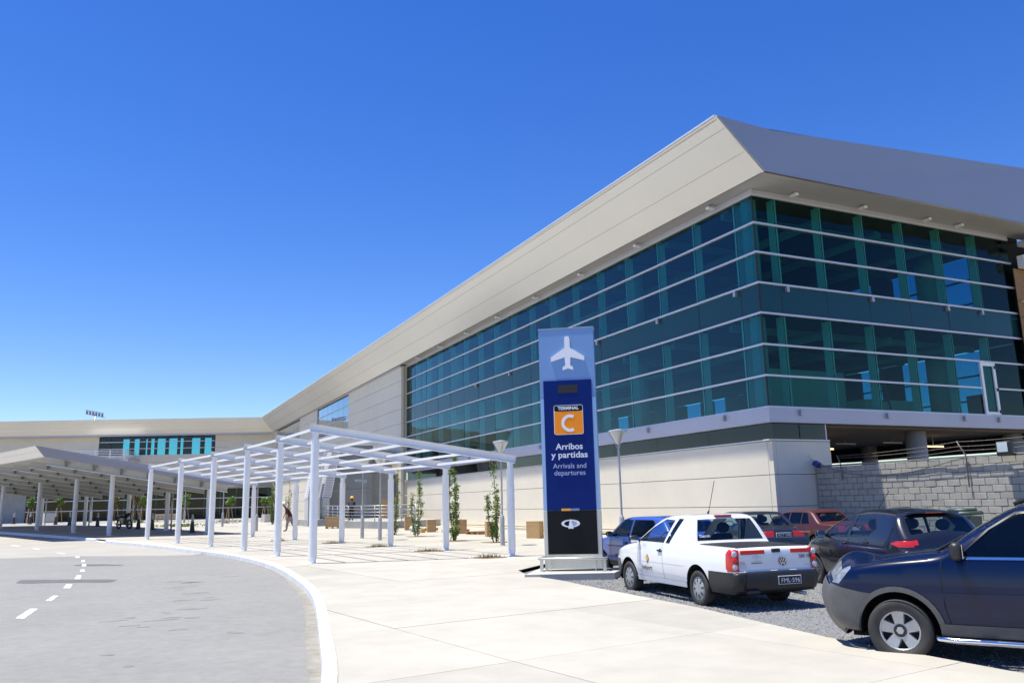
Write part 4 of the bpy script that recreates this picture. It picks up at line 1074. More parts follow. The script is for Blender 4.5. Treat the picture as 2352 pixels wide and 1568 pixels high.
def mk_wheel(R, wdt, style, rimr):
    mb = MB(); h = wdt/2
    mb.lathe([(rimr,-h*.8),(rimr*1.04,-h*.95),(R*.88,-h),(R*.96,-h*.9),(R*.995,-h*.72),(R,-h*.3),(R,h*.3),(R*.995,h*.72),(R*.96,h*.9),(R*.88,h),(rimr*1.04,h*.95),(rimr,h*.78)],36,axis='Y')
    ty = mb.mesh('wheel'); ty.materials.append(RUBBER); ty.polygons.foreach_set('use_smooth',[True]*len(ty.polygons))
    parts = []
    mb = MB(); mb.lathe([(rimr*1.02,h*.80),(rimr,h*.86),(rimr*.93,h*.86),(rimr*.9,h*.55)],32,axis='Y'); me = mb.mesh('rim'); me.materials.append(SILVER); me.polygons.foreach_set('use_smooth',[True]*len(me.polygons)); parts.append(('rim',me))
    mb = MB(); mb.lathe([(rimr*.95,h*.30),(.001,h*.30)],24,axis='Y'); me = mb.mesh('brake_disc'); me.materials.append(UNDER); parts.append(('brake_disc',me))
    mb = MB()
    if style == 'five':
        for k in range(5):
            a = 2*pi*k/5+pi/2; c, s_ = cos(a), sin(a)
            def P(r, o, y): return (r*c-o*s_, y, r*s_+o*c)
            w0, w1 = rimr*.20, rimr*.30
            V = [P(rimr*.25,-w0,h*.62),P(rimr*.93,-w1,h*.74),P(rimr*.93,w1,h*.74),P(rimr*.25,w0,h*.62),P(rimr*.25,-w0*1.25,h*.35),P(rimr*.93,-w1*1.2,h*.4),P(rimr*.93,w1*1.2,h*.4),P(rimr*.25,w0*1.25,h*.35)]
            mb.add(V,[(0,1,2,3),(0,4,5,1),(3,2,6,7),(1,5,6,2),(0,3,7,4)])
        mb.lathe([(rimr*.42,h*.40),(rimr*.40,h*.63),(rimr*.30,h*.66)],20,axis='Y')
        me = mb.mesh('spokes'); me.materials.append(SILVER); parts.append(('spokes',me))
        mb = MB(); mb.lathe([(rimr*.33,h*.64),(rimr*.32,h*.70),(.001,h*.70)],20,axis='Y'); me = mb.mesh('hub'); me.materials.append(BLACK); parts.append(('hub',me))
        mb = MB(); mb.lathe([(rimr*.2,h*.70),(rimr*.18,h*.80),(.001,h*.80)],6,axis='Y'); me = mb.mesh('hub_cap'); me.materials.append(SILVER); parts.append(('hub_cap',me))
    else:
        ns = 8 if style == 'cap' else 12
        mb.lathe([(rimr*.92,h*.80),(rimr*.80,h*.92),(rimr*.45,h*.96),(.001,h*.88)],32,axis='Y'); me = mb.mesh('hub_cap'); me.materials.append(SILVER if style != 'dull' else GREYPL); me.polygons.foreach_set('use_smooth',[True]*len(me.polygons)); parts.append(('hub_cap',me))
        mb = MB()
        for k in range(ns):
            a = 2*pi*k/ns+.2; c, s_ = cos(a), sin(a); r0, r1 = rimr*.50, rimr*.88
            V = [(r0*c+.010*s_,h*.975,r0*s_-.010*c),(r1*c+.022*s_,h*.90,r1*s_-.022*c),(r1*c-.022*s_,h*.90,r1*s_+.022*c),(r0*c-.010*s_,h*.975,r0*s_+.010*c)]
            mb.add(V,[(0,1,2,3)])
        me = mb.mesh('cap_slots'); me.materials.append(UNDER); parts.append(('cap_slots',me))
    return ty, parts
def put_wheels(car, axles, track, R, wdt, style, rimr, steer=0):
    ty, parts = mk_wheel(R, wdt, style, rimr)
    for a in axles:
        for sg in (1,-1):
            o = link('wheel', ty, car.th); o.location = (a, sg*track, R); o.rotation_euler = (0,random.uniform(0,1.2),(0 if sg>0 else pi)+(steer if a>0 else 0))
            for nm, me in parts: link(nm, me, o)
def liners(car, arch, floor_c=.34, w=.80, a0=-1.9, a1=1.8):
    mb = MB(); mb.box(((a0+a1)/2,0,.33),(a1-a0,.9,.26)); mb.build('underbody',UNDER,car.th)
    for ac, cc, rr in arch:
        for sg in (1,-1):
            mb = MB(); n = 14; V = []
            for k in range(n+1):
                t = pi*(-.06+1.12*k/n); V += [(ac+(rr+.012)*cos(t),sg*.40,cc+(rr+.012)*sin(t)),(ac+(rr+.012)*cos(t),sg*w,cc+(rr+.012)*sin(t))]
            F = [(2*k,2*k+1,2*k+3,2*k+2) for k in range(n)]; V += [(ac,sg*.42,cc)]; 
            F += [(2*k,2*k+2,len(V)-1) for k in range(n)]
            mb.add(V,F); mb.build('wheel_liner',UNDER,car.th,fixn=False)
def seats(car, rows, z=.40, hr=True):
    for a, b in rows:
        mb = MB(); mb.box((a,b,z+.10),(.46,.44,.16),bev=.05); s_ = mb.build('seat',SEATM,car.th,True,40)
        mb = MB(); mb.box((a-.26,b,z+.42),(.13,.44,.56),R=Matrix.Rotation(-.22,3,'Y'),bev=.05); mb.build('seat_back',SEATM,s_,True,40)
        if hr:
            bm = bmesh.new(); bmesh.ops.create_uvsphere(bm,u_segments=12,v_segments=8,radius=1); me = bpy.data.meshes.new('headrest')
            for v in bm.verts: v.co = Vector((a-.36+v.co.x*.055, b+v.co.y*.135, z+.80+v.co.z*.10))
            bm.to_mesh(me); bm.free(); me.materials.append(SEATM); me.polygons.foreach_set('use_smooth',[True]*len(me.polygons)); link('headrest',me,s_)
def mirror(car, a, b, c, m, sz=(.10,.20,.14), gl=True):
    for sg in (1,-1):
        mb = MB(); mb.box((a,sg*(b),c),sz,bev=.035); o = mb.build('door_mirror',m,car.th,True,50)
        mb = MB(); mb.box((a+.02,sg*(b-sz[1]/2-.03),c-.03),(.05,.12,.05)); mb.build('mirror_arm',BLACK,o)
        if gl: mb = MB(); mb.box((a-sz[0]/2-.003,sg*b,c),(.006,sz[1]*.82,sz[2]*.78)); mb.build('mirror_glass',CHROME,o)
def handle(car, a, c, m, both=True):
    for sg in (1,-1):
        p = car.onside(a,c,sg,.0); mb = MB(); mb.box(p+Vector((0,sg*.012,0)),(.16,.035,.032),bev=.012); o = mb.build('door_handle',m,car.th,True,50)
        mb = MB(); mb.lathe([(.05,0),(.045,.006),(.001,.006)],16,c=p+Vector((-.01,sg*-.003,-.012)),axis='Y'); mb.build('handle_recess',UNDER,o)
DG0 = mat('crease_grey',(.42,.43,.46),.5)  # shade of the pressed crease painted as a flat grey line
def seam(car, pts, w=.007, m=None):
    """thin strip following the side: dark door shut lines, and painted crease shade"""
    for sg in (1,-1):
        P = resample(pts,.05); V = []; F = []
        for i,(a,c) in enumerate(P):
            q = Vector(P[min(i+1,len(P)-1)])-Vector(P[max(i-1,0)]); q.normalize(); nx_, nc = -q.y*w/2, q.x*w/2
            V += [car.onside(a+nx_,c+nc,sg,.0015),car.onside(a-nx_,c-nc,sg,.0015)]
        mb = MB(); mb.add(V,[(2*i,2*i+1,2*i+3,2*i+2) for i in range(len(P)-1)]); mb.build('door_seam' if m is None else 'body_crease',m or UNDER,car.th)
def side_text(car, body, a0, c0, h, m, width=None, bold=0, par=None, out=.010):
    o = text(body,0,0,h,m,par or car.th,width=width,y=0,bold=bold,ext=0)
    for v in o.data.vertices: v.co = car.onside(a0-v.co.x, c0+v.co.z, 1, out)
    return o
def rear_text(car, body, b0, c0, h, m, width=None, bold=0, out=.012, par=None):
    o = text(body,0,0,h,m,par or car.th,width=width,y=0,bold=bold,ext=0)
    am = car.rear_a(c0+h/2,b0)-out
    for v in o.data.vertices:
        b = b0-v.co.x; c = c0+v.co.z; v.co = Vector((am, b, c))
    return o
def rear_box(car, b0, b1, c0, c1, m, name, out=.012, par=None, bev=.004):
    bm_ = (b0+b1)/2; cm = (c0+c1)/2; mb = MB(); mb.box((car.rear_a(cm,bm_)-out/2+.01,bm_,cm),(out+.02,abs(b1-b0),c1-c0),bev=bev); return mb.build(name,m,par or car.th)
def place(car, x, y, z, hdeg, s=1.0):
    car.th.location = (x,y,z); car.th.rotation_euler = (0,0,pi/2-radians(hdeg)); car.th.scale = (s,s,s)
def paint(name, col, rough=.28, metal=0, coat=1.0): return mat(name, col, rough, metal, var=.04, vscale=2.0, coat=coat)
def interior(car, w=.60, dash=.55, z=.9, cut=.62):
    mb = MB(); mb.box((-.2,0,cut-.1),(2.6,w*2-.1,.04)); mb.build('cabin_floor',UNDER,car.th)
    mb = MB(); mb.box((dash+.12,0,z-.1),(.34,w*2,.22),bev=.06); mb.build('dashboard',BLACK,car.th)
    mb = MB(); n = 18; 
    mb.tube([(dash-.14+.07*sin(2*pi*k/n)*0.4, .34+.18*cos(2*pi*k/n), z+.02+.17*sin(2*pi*k/n)) for k in range(n+1)],.014,6,False); mb.build('steering_wheel',BLACK,car.th,True)

# ---- white pick-up
PW = paint('pickup_white', (.76,.77,.80), .25)
REDT = mat('red_reflective_tape', (.85,.04,.02), .5)
pk = Car('pickup_truck','white two-door pickup with red tape on its tailgate parked beside the totem sign',dict(
 cat='pickup', paint=PW, sill=.27, r=.085, arch=[(1.3,.30,.365),(-1.3,.30,.375)], bulge=dict(top=.012,front=.14,rear=.012),
 W=[(2.15,.60),(2.0,.70),(1.7,.785),(1.2,.815),(0,.82),(-1.3,.825),(-2.0,.815),(-2.25,.80),(-2.4,.76)],
 K=[(.2,.93),(.4,.975),(.6,1.0),(.8,.99),(.98,.955),(1.2,.87),(1.48,.73)],
 outline=[(2.0,.27),(2.10,.32),(2.14,.45),(2.13,.58),(2.06,.72),(1.9,.80),(1.5,.89),(1.1,.95),(.97,.985),(.6,1.19),(.2,1.40),(-.1,1.455),(-.5,1.475),(-.78,1.465),(-.90,1.425),(-.97,1.33),(-1.10,1.06),(-1.13,1.0),(-1.18,.985),(-1.7,.98),(-2.2,.972),(-2.30,.955),(-2.32,.86),(-2.325,.70),(-2.33,.60),(-2.39,.585),(-2.40,.45),(-2.37,.33),(-2.28,.29)],
 windows=[('side_window',[(.82,.995),(-.13,.995),(-.36,1.37),(-.02,1.375),(.38,1.22)],CARGLASS),('quarter_window',[(-.23,.995),(-.36,.995),(-.66,1.385),(-.50,1.385)],CARGLASSD)],
 regions=[('rear_bumper',[(-2.7,.60),(-1.69,.60),(-1.66,.48),(-1.66,.1),(-2.7,.1)],BLACK,.008),('front_bumper',[(2.5,.62),(1.72,.62),(1.66,.45),(1.62,.1),(2.5,.1)],GREYPL,.008),
   ('tail_lamp',[(-2.7,.945),(-2.2,.945),(-2.18,.88),(-2.19,.66),(-2.23,.615),(-2.7,.615)],LENSR,.006),('head_lamp',[(2.5,.80),(1.86,.80),(1.80,.70),(1.95,.62),(2.5,.62)],LENSC,.004),('sill_trim',[(.93,.36),(-.93,.36),(-.95,.1),(.95,.1)],PW,.012)],
 strips=[('windscreen',CARGLASS,(.93,1.0),(.2,1.40),0,.93,-.004),('rear_window',CARGLASS,(-.935,1.385),(-1.105,1.05),0,.93,-.004),('bed_cover',BLACK,(-1.17,.985),(-2.26,.965),0,.96,.004),
   ('tail_lamp',LENSR,(-2.31,.945),(-2.328,.615),.93,1,.006),('rear_bumper',BLACK,(-2.345,.595),(-2.28,.29),0,1,.008),('front_bumper',GREYPL,(2.0,.27),(2.12,.60),0,1,.008)]))
pk.shell(); pk.finish(); ARP = [(1.3,.30,.365),(-1.3,.30,.375)]
put_wheels(pk,(1.3,-1.3),.715,.29,.19,'cap',.185); liners(pk,ARP); interior(pk,cut=.6,z=.95,dash=.62); seats(pk,[(.05,.36),(.05,-.36)],.42)
mirror(pk,.80,.92,1.02,BLACK); handle(pk,-.02,.84,BLACK)
seam(pk,[(.86,.99),(.87,.75),(.86,.42),(.80,.33)]); seam(pk,[(-.10,.99),(-.12,.6),(-.14,.33)]); seam(pk,[(.86,.62),(-.9,.62)],.006,DG0)
side_text(pk,'helport',.49,.475,.085,mat('decal_dark',(.03,.03,.035),.5),width=.40,bold=.002)
side_text(pk,'4001V',.58,.90,.04,mat('decal_grey',(.45,.45,.48),.5))
def side_diamond(car,a,c,w,h,m,out):
    mb = MB(); mb.add([car.onside(a,c+h,1,out),car.onside(a+w,c,1,out),car.onside(a,c-h,1,out),car.onside(a-w,c,1,out)],[(0,1,2,3)]); return mb.build('decal_diamond',m,car.th)
side_diamond(pk,.46,.675,.062,.085,mat('decal_dark',(.03,.03,.035),.5),.009); side_diamond(pk,.46,.675,.046,.065,YEL,.012)
rear_box(pk,.62,.18,.865,.93,REDT,'tape_strip',.008); rear_box(pk,-.30,-.66,.865,.93,REDT,'tape_strip',.008)
rear_box(pk,.05,-.11,.885,.945,BLACK,'tailgate_handle',.025,bev=.012)
rear_text(pk,'350 104',-.57,.785,.052,mat('decal_dark',(.03,.03,.035),.5),bold=.001)
DG = mat('decal_grey',(.45,.45,.48),.5); DR = mat('decal_red',(.6,.06,.05),.5); DD = mat('decal_dark',(.03,.03,.035),.5)
for i,(tx,b,c,h,m_) in enumerate([('USE EL',.34,.835,.022,DG),('CINTURON',.34,.805,.022,DG),('DE',.34,.775,.022,DG),('SEGURIDAD',.34,.745,.022,DG),('La Hada',.62,.735,.028,DR),('SEMESTRE',.60,.705,.018,DR),('GRABADO',.62,.66,.026,DG),('Crossover',-.64,.665,.030,DG)]): rear_text(pk,tx,b,c,h,m_)
rear_box(pk,.44,.24,.725,.735,DD,'decal_bar',.006)
# round emblem: ring with v over w
ax = pk.rear_a(.745,-.13)-.012
mb = MB(); mb.lathe([(.073,0),(.073,.012),(.060,.012),(.060,0)],28,c=(ax,-.13,.745),axis='X'); 
def bar2(b0,c0,b1,c1): mb.span((ax+.004,-.13+b0,.745+c0),(ax+.004,-.13+b1,.745+c1),.012,.012,(1,0,0))
for sg in (1,-1): bar2(sg*.030,.055,sg*.004,.006); bar2(sg*.055,.030,sg*.026,-.05); bar2(sg*.026,-.05,sg*.002,-.006)
em = mb.build('emblem',CHROME,pk.th); mb = MB(); mb.lathe([(.062,.006),(.001,.006)],24,c=(ax,-.13,.745),axis='X'); mb.build('emblem_ground',mat('emblem_navy',(.05,.07,.16),.3),em)
for sg in (1,-1):
    for c,m_,r_ in ((.88,LENSC,.05),(.785,LENSR,.05),(.685,LENSC,.05)):
        mb = MB(); p = Vector((pk.rear_a(c,.70)-.012,sg*.735,c)); mb.lathe([(r_,0),(r_*.9,-.010),(.001,-.014)],16,c=p,axis='X'); mb.build('lamp_lens',m_ if m_ is not LENSR else mat('red_lens_bright',(.75,.02,.015),.2,coat=.5),pk.th,True)
pl = rear_box(pk,.03,-.40,.40,.53,mat('plate_frame',(.6,.6,.62),.4),'number_plate',.012); 
rear_box(pk,.015,-.385,.41,.52,PLATE,'plate_field',.016,pl); rear_text(pk,'FML·596',-.185,.43,.065,SWHT,width=.34,out=.030,par=pl)
mb = MB(); mb.box((-2.36,.47,.31),(.12,.22,.07),bev=.02); mb.build('bumper_step',BLACK,pk.th)
mb = MB(); mb.tube([(-2.40,.62,.33),(-2.41,.60,.59)],.012,6); mb.build('bumper_seam',UNDER,pk.th)
mb = MB(); mb.box((-.90,0,1.447),(.06,.34,.028),bev=.008); mb.build('brake_light',LENSR,pk.th)
mb = MB(); mb.tube([(-.62,.12,1.48),(-.66,.12,1.53)],[.022,.012],8); mb.tube([(-.66,.12,1.53),(-.90,.12,2.05)],.006,5); mb.build('roof_antenna',BLACK,pk.th)
mb = MB(); mb.tube([(-2.0,-.45,.26),(-2.42,-.45,.25)],.03,8); mb.build('exhaust',STEEL,pk.th,True)
for b in (.55,.15,-.3): mb = MB(); mb.box((-1.15,b,.99),(.05,.10,.02)); mb.build('bed_hook',BLACK,pk.th)
rt = text('Dietrich',0,0,.045,SWHT,pk.th,width=.20,y=0,ext=0)
for v in rt.data.vertices: b = .50-v.co.x; c = 1.095+v.co.z; v.co = Vector((-1.105+(c-1.05)*.5-.025,b,c))
place(pk,9.789,12.626,-.098+g(9.8,12.6)*.6,7.5,1.0)

# ---- dark blue SUV (front half in view)
BL = mat('suv_navy', (.001,.007,.042), .22, 0, var=.04, vscale=2, coat=.35, spec=.25)
suv = Car('suv','dark navy SUV with grey plastic bumper in the right foreground',dict(
 cat='suv', paint=BL, sill=.30, r=.10, arch=[(1.245,.33,.40),(-1.245,.33,.40)], bulge=dict(top=.03,front=.16,rear=.08),
 W=[(2.05,.60),(1.95,.70),(1.75,.79),(1.3,.835),(.6,.85),(-1.3,.85),(-1.9,.80),(-2.15,.72)],
 K=[(.25,.93),(.45,.98),(.70,1.0),(.95,.985),(1.10,.95),(1.35,.85),(1.64,.74)],
 outline=[(1.84,.30),(1.95,.37),(2.02,.52),(2.03,.66),(1.97,.77),(1.90,.84),(1.80,.95),(1.62,1.00),(1.3,1.06),(1.0,1.095),(.82,1.12),(.72,1.17),(.45,1.36),(.12,1.55),(-.15,1.62),(-.6,1.645),(-1.3,1.64),(-1.75,1.59),(-1.93,1.48),(-2.06,1.10),(-2.12,.95),(-2.15,.6),(-2.12,.42),(-2.02,.32)],
 windows=[('side_window',[(.60,1.105),(.30,1.375),(.05,1.53),(-.34,1.56),(-.36,1.105)],CARGLASSD),('side_window',[(-.44,1.105),(-.43,1.56),(-1.05,1.55),(-1.25,1.12)],CARGLASSD)],
 regions=[('front_bumper',[(2.3,.775),(1.93,.775),(1.62,.715),(1.50,.70),(1.60,.50),(1.63,.1),(2.3,.1)],GREYPL,.010),
   ('arch_trim',[(1.245+.455*cos(t*pi/20),.33+.455*sin(t*pi/20)) for t in range(-1,22)],GREYPL,.018),
   ('sill_trim',[(.85,.42),(-.85,.42),(-.85,.1),(.85,.1)],GREYPL,.012),('head_lamp',[(2.2,.80),(1.84,.79),(1.78,.86),(1.70,.955),(1.72,.985),(1.82,1.0),(2.2,1.0)],LENSG,.005),
   ('belt_chrome',[(.62,1.10),(.62,1.075),(-1.3,1.085),(-1.3,1.11)],CHROME,.006),('side_moulding',[(.80,.735),(.84,.69),(-.9,.70),(-.9,.745)],BL,.014)],
 strips=[('windscreen',CARGLASSD,(.80,1.13),(.14,1.54),0,.93,-.004),('front_bumper',GREYPL,(1.84,.30),(1.98,.76),0,1,.010),('grille',BLACK,(1.95,.79),(1.84,.92),0,.6,.0),('head_lamp',LENSG,(1.93,.81),(1.82,.935),.66,1,.005)]))
suv.shell(); suv.finish(); put_wheels(suv,(1.245,-1.245),.735,.325,.215,'five',.205); liners(suv,[(1.245,.33,.40),(-1.245,.33,.40)],w=.82); interior(suv,w=.66,dash=.55,z=1.02,cut=.6); seats(suv,[(-.15,.38),(-.15,-.38)],.55)
seam(suv,[(1.66,.985),(1.3,1.03),(.9,1.07)],.008); seam(suv,[(-.38,1.09),(-.38,.42)],.010); seam(suv,[(.77,1.10),(.79,.90),(.78,.60),(.74,.42)],.010); mirror(suv,.60,.99,1.17,BLACK,(.12,.19,.18)); handle(suv,-.25,.95,BLACK)
mb = MB(); mb.tube([(.92,.72,.30),(.86,.86,.27),(.7,.88,.265),(-.9,.88,.265),(-1,.8,.28)],.032,10); mb.build('running_board',CHROME,suv.th,True)
mb = MB(); mb.tube([(.92,-.72,.30),(.86,-.86,.27),(-.9,-.88,.265)],.032,10); mb.build('running_board',CHROME,suv.th,True)
for sg in (1,-1): mb = MB(); mb.tube([(.05,sg*.56,1.63),(-.1,sg*.57,1.70),(-1.5,sg*.57,1.70),(-1.7,sg*.56,1.64)],.02,8); mb.build('roof_rail',BLACK,suv.th,True)
for b in (.25,-.3): mb = MB(); mb.span((.86,b+.1,1.135),(.62,b-.35,1.275),.02,.02); mb.build('wiper',BLACK,suv.th)
mb = MB(); mb.box((1.45,.80,.73),(.06,.02,.03),bev=.008); mb.build('side_repeater',LENSC,suv.th)
h = radians(-30.9); 
# front axle side point measured at (7.66,6.60): centre of the car lies 1.245 m behind and .84 m to the right of it
fx, fy = sin(h), cos(h); place(suv, 7.70-1.245*fx+.80*fy, 6.56-1.245*fy-.80*fx, -.10, -30.9)

# ---- black hatchback
BK = paint('hatch_black', (.010,.010,.014), .22)
hb = Car('hatchback','black five-door hatchback between the pickup and the navy SUV',dict(
 paint=BK, sill=.26, r=.10, arch=[(1.22,.29,.34),(-1.22,.29,.34)], bulge=dict(top=.03,front=.16,rear=.10),
 W=[(1.98,.50),(1.8,.68),(1.4,.79),(.8,.825),(-1.2,.825),(-1.6,.78),(-1.92,.66)], K=[(.2,.93),(.45,.98),(.7,1.0),(.92,.97),(1.15,.87),(1.44,.70)],
 outline=[(1.80,.26),(1.90,.31),(1.95,.45),(1.92,.58),(1.80,.69),(1.5,.81),(1.15,.91),(.98,.96),(.55,1.17),(.15,1.34),(-.3,1.425),(-.8,1.425),(-1.25,1.385),(-1.42,1.345),(-1.50,1.28),(-1.70,1.02),(-1.78,.93),(-1.83,.75),(-1.90,.55),(-1.90,.40),(-1.80,.28)],
 windows=[('side_window',[(.74,.955),(-.08,.955),(-.18,1.315),(.05,1.30),(.42,1.14)],CARGLASS),('side_window',[(-.18,.96),(-.78,1.0),(-.98,1.12),(-.85,1.29),(-.30,1.335)],CARGLASS)],
 regions=[('tail_lamp',[(-1.46,.885),(-1.58,.93),(-2.1,.94),(-2.1,.83),(-1.62,.835)],LENSR,.004),('rear_bumper',[(-2.2,.58),(-1.6,.58),(-1.55,.1),(-2.2,.1)],BK,.012),('front_bumper',[(2.2,.60),(1.60,.58),(1.55,.1),(2.2,.1)],BK,.012),('side_moulding',[(.78,.56),(-.85,.56),(-.85,.52),(.78,.52)],BLACK,.012)],
 strips=[('windscreen',CARGLASS,(.95,.98),(.18,1.33),0,.92,-.004),('rear_window',CARGLASS,(-1.49,1.29),(-1.69,1.04),0,.92,-.004),('tail_lamp',LENSR,(-1.775,.935),(-1.80,.84),.88,1,.004),('rear_bumper',BK,(-1.87,.60),(-1.80,.28),0,1,.012),('front_bumper',BK,(1.80,.26),(1.91,.60),0,1,.012)]))
hb.shell(); hb.finish(); put_wheels(hb,(1.22,-1.22),.71,.28,.18,'dull',.17); liners(hb,[(1.22,.29,.34),(-1.22,.29,.34)]); interior(hb,cut=.5,z=.93,dash=.6); seats(hb,[(.05,.36),(.05,-.36),(-.85,.34),(-.85,-.34)],.36)
mirror(hb,.66,.93,.98,BK,(.10,.18,.14)); handle(hb,.02,.84,BLACK); handle(hb,-.72,.88,BLACK); seam(hb,[(-.13,.95),(-.12,.6),(-.14,.32)]); seam(hb,[(.80,.93),(.82,.6),(.76,.34)])
mb = MB(); mb.box((-1.47,0,1.375),(.10,.95,.035),bev=.012); o = mb.build('roof_spoiler',BK,hb.th,True,50); mb = MB(); mb.box((-1.525,0,1.372),(.012,.30,.02)); mb.build('brake_light',LENSR,o)
mb = MB(); mb.tube([(.0,.1,1.40),(-.45,.1,1.75)],.005,5); mb.build('roof_antenna',BLACK,hb.th)
place(hb,13.25,11.4,-.07,18.4,1.03)

# ---- blue boxy hatchback
BB = paint('hatch_blue', (.035,.09,.42), .30)
bh = Car('hatchback','faded blue boxy hatchback behind the totem sign and pickup',dict(
 paint=BB, sill=.26, r=.07, arch=[(1.18,.28,.33),(-1.18,.28,.33)], bulge=dict(top=.02,front=.08,rear=.06),
 W=[(1.9,.66),(1.75,.74),(1.3,.79),(-1.3,.80),(-1.75,.76),(-1.9,.70)], K=[(.2,.94),(.45,.99),(.7,1.0),(.92,.97),(1.15,.87),(1.40,.74)],
 outline=[(1.78,.26),(1.86,.35),(1.88,.50),(1.85,.70),(1.75,.78),(1.4,.83),(.98,.885),(.86,.92),(.42,1.27),(.28,1.33),(0,1.365),(-.9,1.365),(-1.2,1.33),(-1.35,1.25),(-1.70,.95),(-1.80,.88),(-1.86,.7),(-1.88,.45),(-1.80,.28)],
 windows=[('side_window',[(.66,.93),(-.08,.93),(-.10,1.285),(.28,1.27),(.36,1.20)],CARGLASSD),('side_window',[(-.17,.93),(-.86,.93),(-1.0,1.22),(-.9,1.285),(-.18,1.29)],CARGLASSD)],
 regions=[('front_bumper',[(2.2,.55),(1.60,.55),(1.55,.1),(2.2,.1)],BLACK,.015),('rear_bumper',[(-2.2,.55),(-1.6,.55),(-1.55,.1),(-2.2,.1)],BLACK,.015),('sill_trim',[(.82,.36),(-.82,.36),(-.85,.1),(.85,.1)],BLACK,.004)],
 strips=[('windscreen',CARGLASSD,(.84,.94),(.34,1.31),0,.92,-.004),('rear_window',CARGLASSD,(-1.33,1.26),(-1.66,.98),0,.92,-.004),('rear_bumper',BLACK,(-1.87,.55),(-1.80,.28),0,1,.015),('front_bumper',BLACK,(1.78,.26),(1.875,.55),0,1,.015),('tail_lamp',LENSR,(-1.83,.82),(-1.865,.62),.6,1,.004)]))
bh.shell(); bh.finish(); put_wheels(bh,(1.18,-1.18),.69,.275,.165,'dull',.165); liners(bh,[(1.18,.28,.33),(-1.18,.28,.33)]); interior(bh,cut=.5,z=.92,dash=.55); seats(bh,[(0,.35),(0,-.35)],.38)
mirror(bh,.62,.88,.97,BLACK,(.09,.17,.12)); handle(bh,.02,.80,BLACK); seam(bh,[(-.13,.92),(-.13,.3)]); seam(bh,[(.70,.92),(.72,.6),(.70,.34)]); seam(bh,[(.85,.70),(-1.4,.70)],.012)
place(bh,11.39,16.26,-.085+g(11,16)*.6,.8,.99)

# ---- old sedans
def sedan(name, label, col, pos, rear_lamps, gl, win3, s=1.0):
    c = Car(name,label,dict(
     paint=col, sill=.27, r=.07, arch=[(1.27,.29,.335),(-1.27,.29,.335)], bulge=dict(top=.02,front=.08,rear=.05),
     W=[(2.2,.68),(2.0,.77),(1.5,.82),(-1.5,.82),(-2.0,.79),(-2.3,.74)], K=[(.2,.94),(.45,.99),(.7,1.0),(.92,.97),(1.15,.87),(1.42,.74)],
     outline=[(2.06,.28),(2.16,.36),(2.2,.52),(2.16,.70),(2.05,.76),(1.6,.84),(1.1,.90),(.98,.935),(.55,1.24),(.35,1.33),(.05,1.385),(-.75,1.385),(-.98,1.34),(-1.12,1.25),(-1.42,.99),(-1.52,.955),(-2.05,.93),(-2.17,.91),(-2.21,.80),(-2.23,.60),(-2.28,.55),(-2.28,.42),(-2.18,.30)],
     windows=win3(gl),
     regions=[('front_bumper',[(2.5,.55),(1.70,.55),(1.65,.1),(2.5,.1)],BLACK,.015),('rear_bumper',[(-2.5,.56),(-1.68,.56),(-1.65,.1),(-2.5,.1)],BLACK,.015)],
     strips=[('windscreen',gl,(.95,.955),(.38,1.31),0,.92,-.004),('rear_window',gl,(-1.09,1.27),(-1.40,1.01),0,.90,-.004),('rear_bumper',BLACK,(-2.26,.56),(-2.18,.30),0,1,.015),('front_bumper',BLACK,(2.06,.28),(2.19,.55),0,1,.015)]+rear_lamps))
    c.shell(); c.finish(); put_wheels(c,(1.27,-1.27),.71,.285,.17,'dull',.17); liners(c,[(1.27,.29,.335),(-1.27,.29,.335)]); interior(c,cut=.5,z=.92,dash=.62); seats(c,[(.05,.36),(.05,-.36),(-.85,.34),(-.85,-.34)],.36)
    mirror(c,.66,.91,.97,BLACK,(.09,.17,.12)); handle(c,0,.82,BLACK); seam(c,[(-.12,.92),(-.12,.3)]); seam(c,[(.76,.92),(.78,.6),(.72,.34)])
    place(c,*pos,s); return c
w2 = lambda gl: [('side_window',[(.70,.945),(-.08,.945),(-.10,1.30),(.26,1.28),(.45,1.17)],gl),('side_window',[(-.17,.945),(-.82,.945),(-1.0,1.12),(-.88,1.28),(-.18,1.305)],gl)]
w3 = lambda gl: [('side_window',[(.70,.945),(.02,.945),(.0,1.30),(.28,1.28),(.45,1.17)],gl),('side_window',[(-.06,.945),(-.60,.945),(-.60,1.30),(-.08,1.305)],gl),('quarter_window',[(-.66,.945),(-1.02,.945),(-.86,1.28),(-.66,1.30)],gl)]
DK = paint('sedan_graphite', (.022,.026,.036), .28, .2)
sd1 = sedan('sedan','old graphite sedan with amber and red tail lamps behind the pickup bed',DK,(16.09,18.49,-.07+g(16,18)*.6,17),[('tail_lamp',LENSR,(-2.19,.86),(-2.215,.72),.40,.9,.006)],CARGLASS,w2,.958)
rear_box(sd1,.78,.40,.82,.865,LENSO,'indicator_lens',.016); rear_box(sd1,-.40,-.78,.82,.865,LENSO,'indicator_lens',.016)
p_ = rear_box(sd1,.21,-.21,.72,.84,mat('plate_frame',(.6,.6,.62),.4),'number_plate',.012); rear_box(sd1,.195,-.195,.73,.83,PLATE,'plate_field',.016,p_); rear_text(sd1,'RCT 298',0,.75,.06,SWHT,width=.33,out=.030,par=p_)
ax = sd1.rear_a(.89)-.008
for k in range(4):
    mb = MB(); mb.lathe([(.034,0),(.034,.01),(.024,.01),(.024,0)],16,c=(-2.20,-.30-.046*k,.885),axis='X'); mb.build('ring_emblem',CHROME,sd1.th)
RD = paint('sedan_red', (.07,.010,.011), .45, 0, .3)
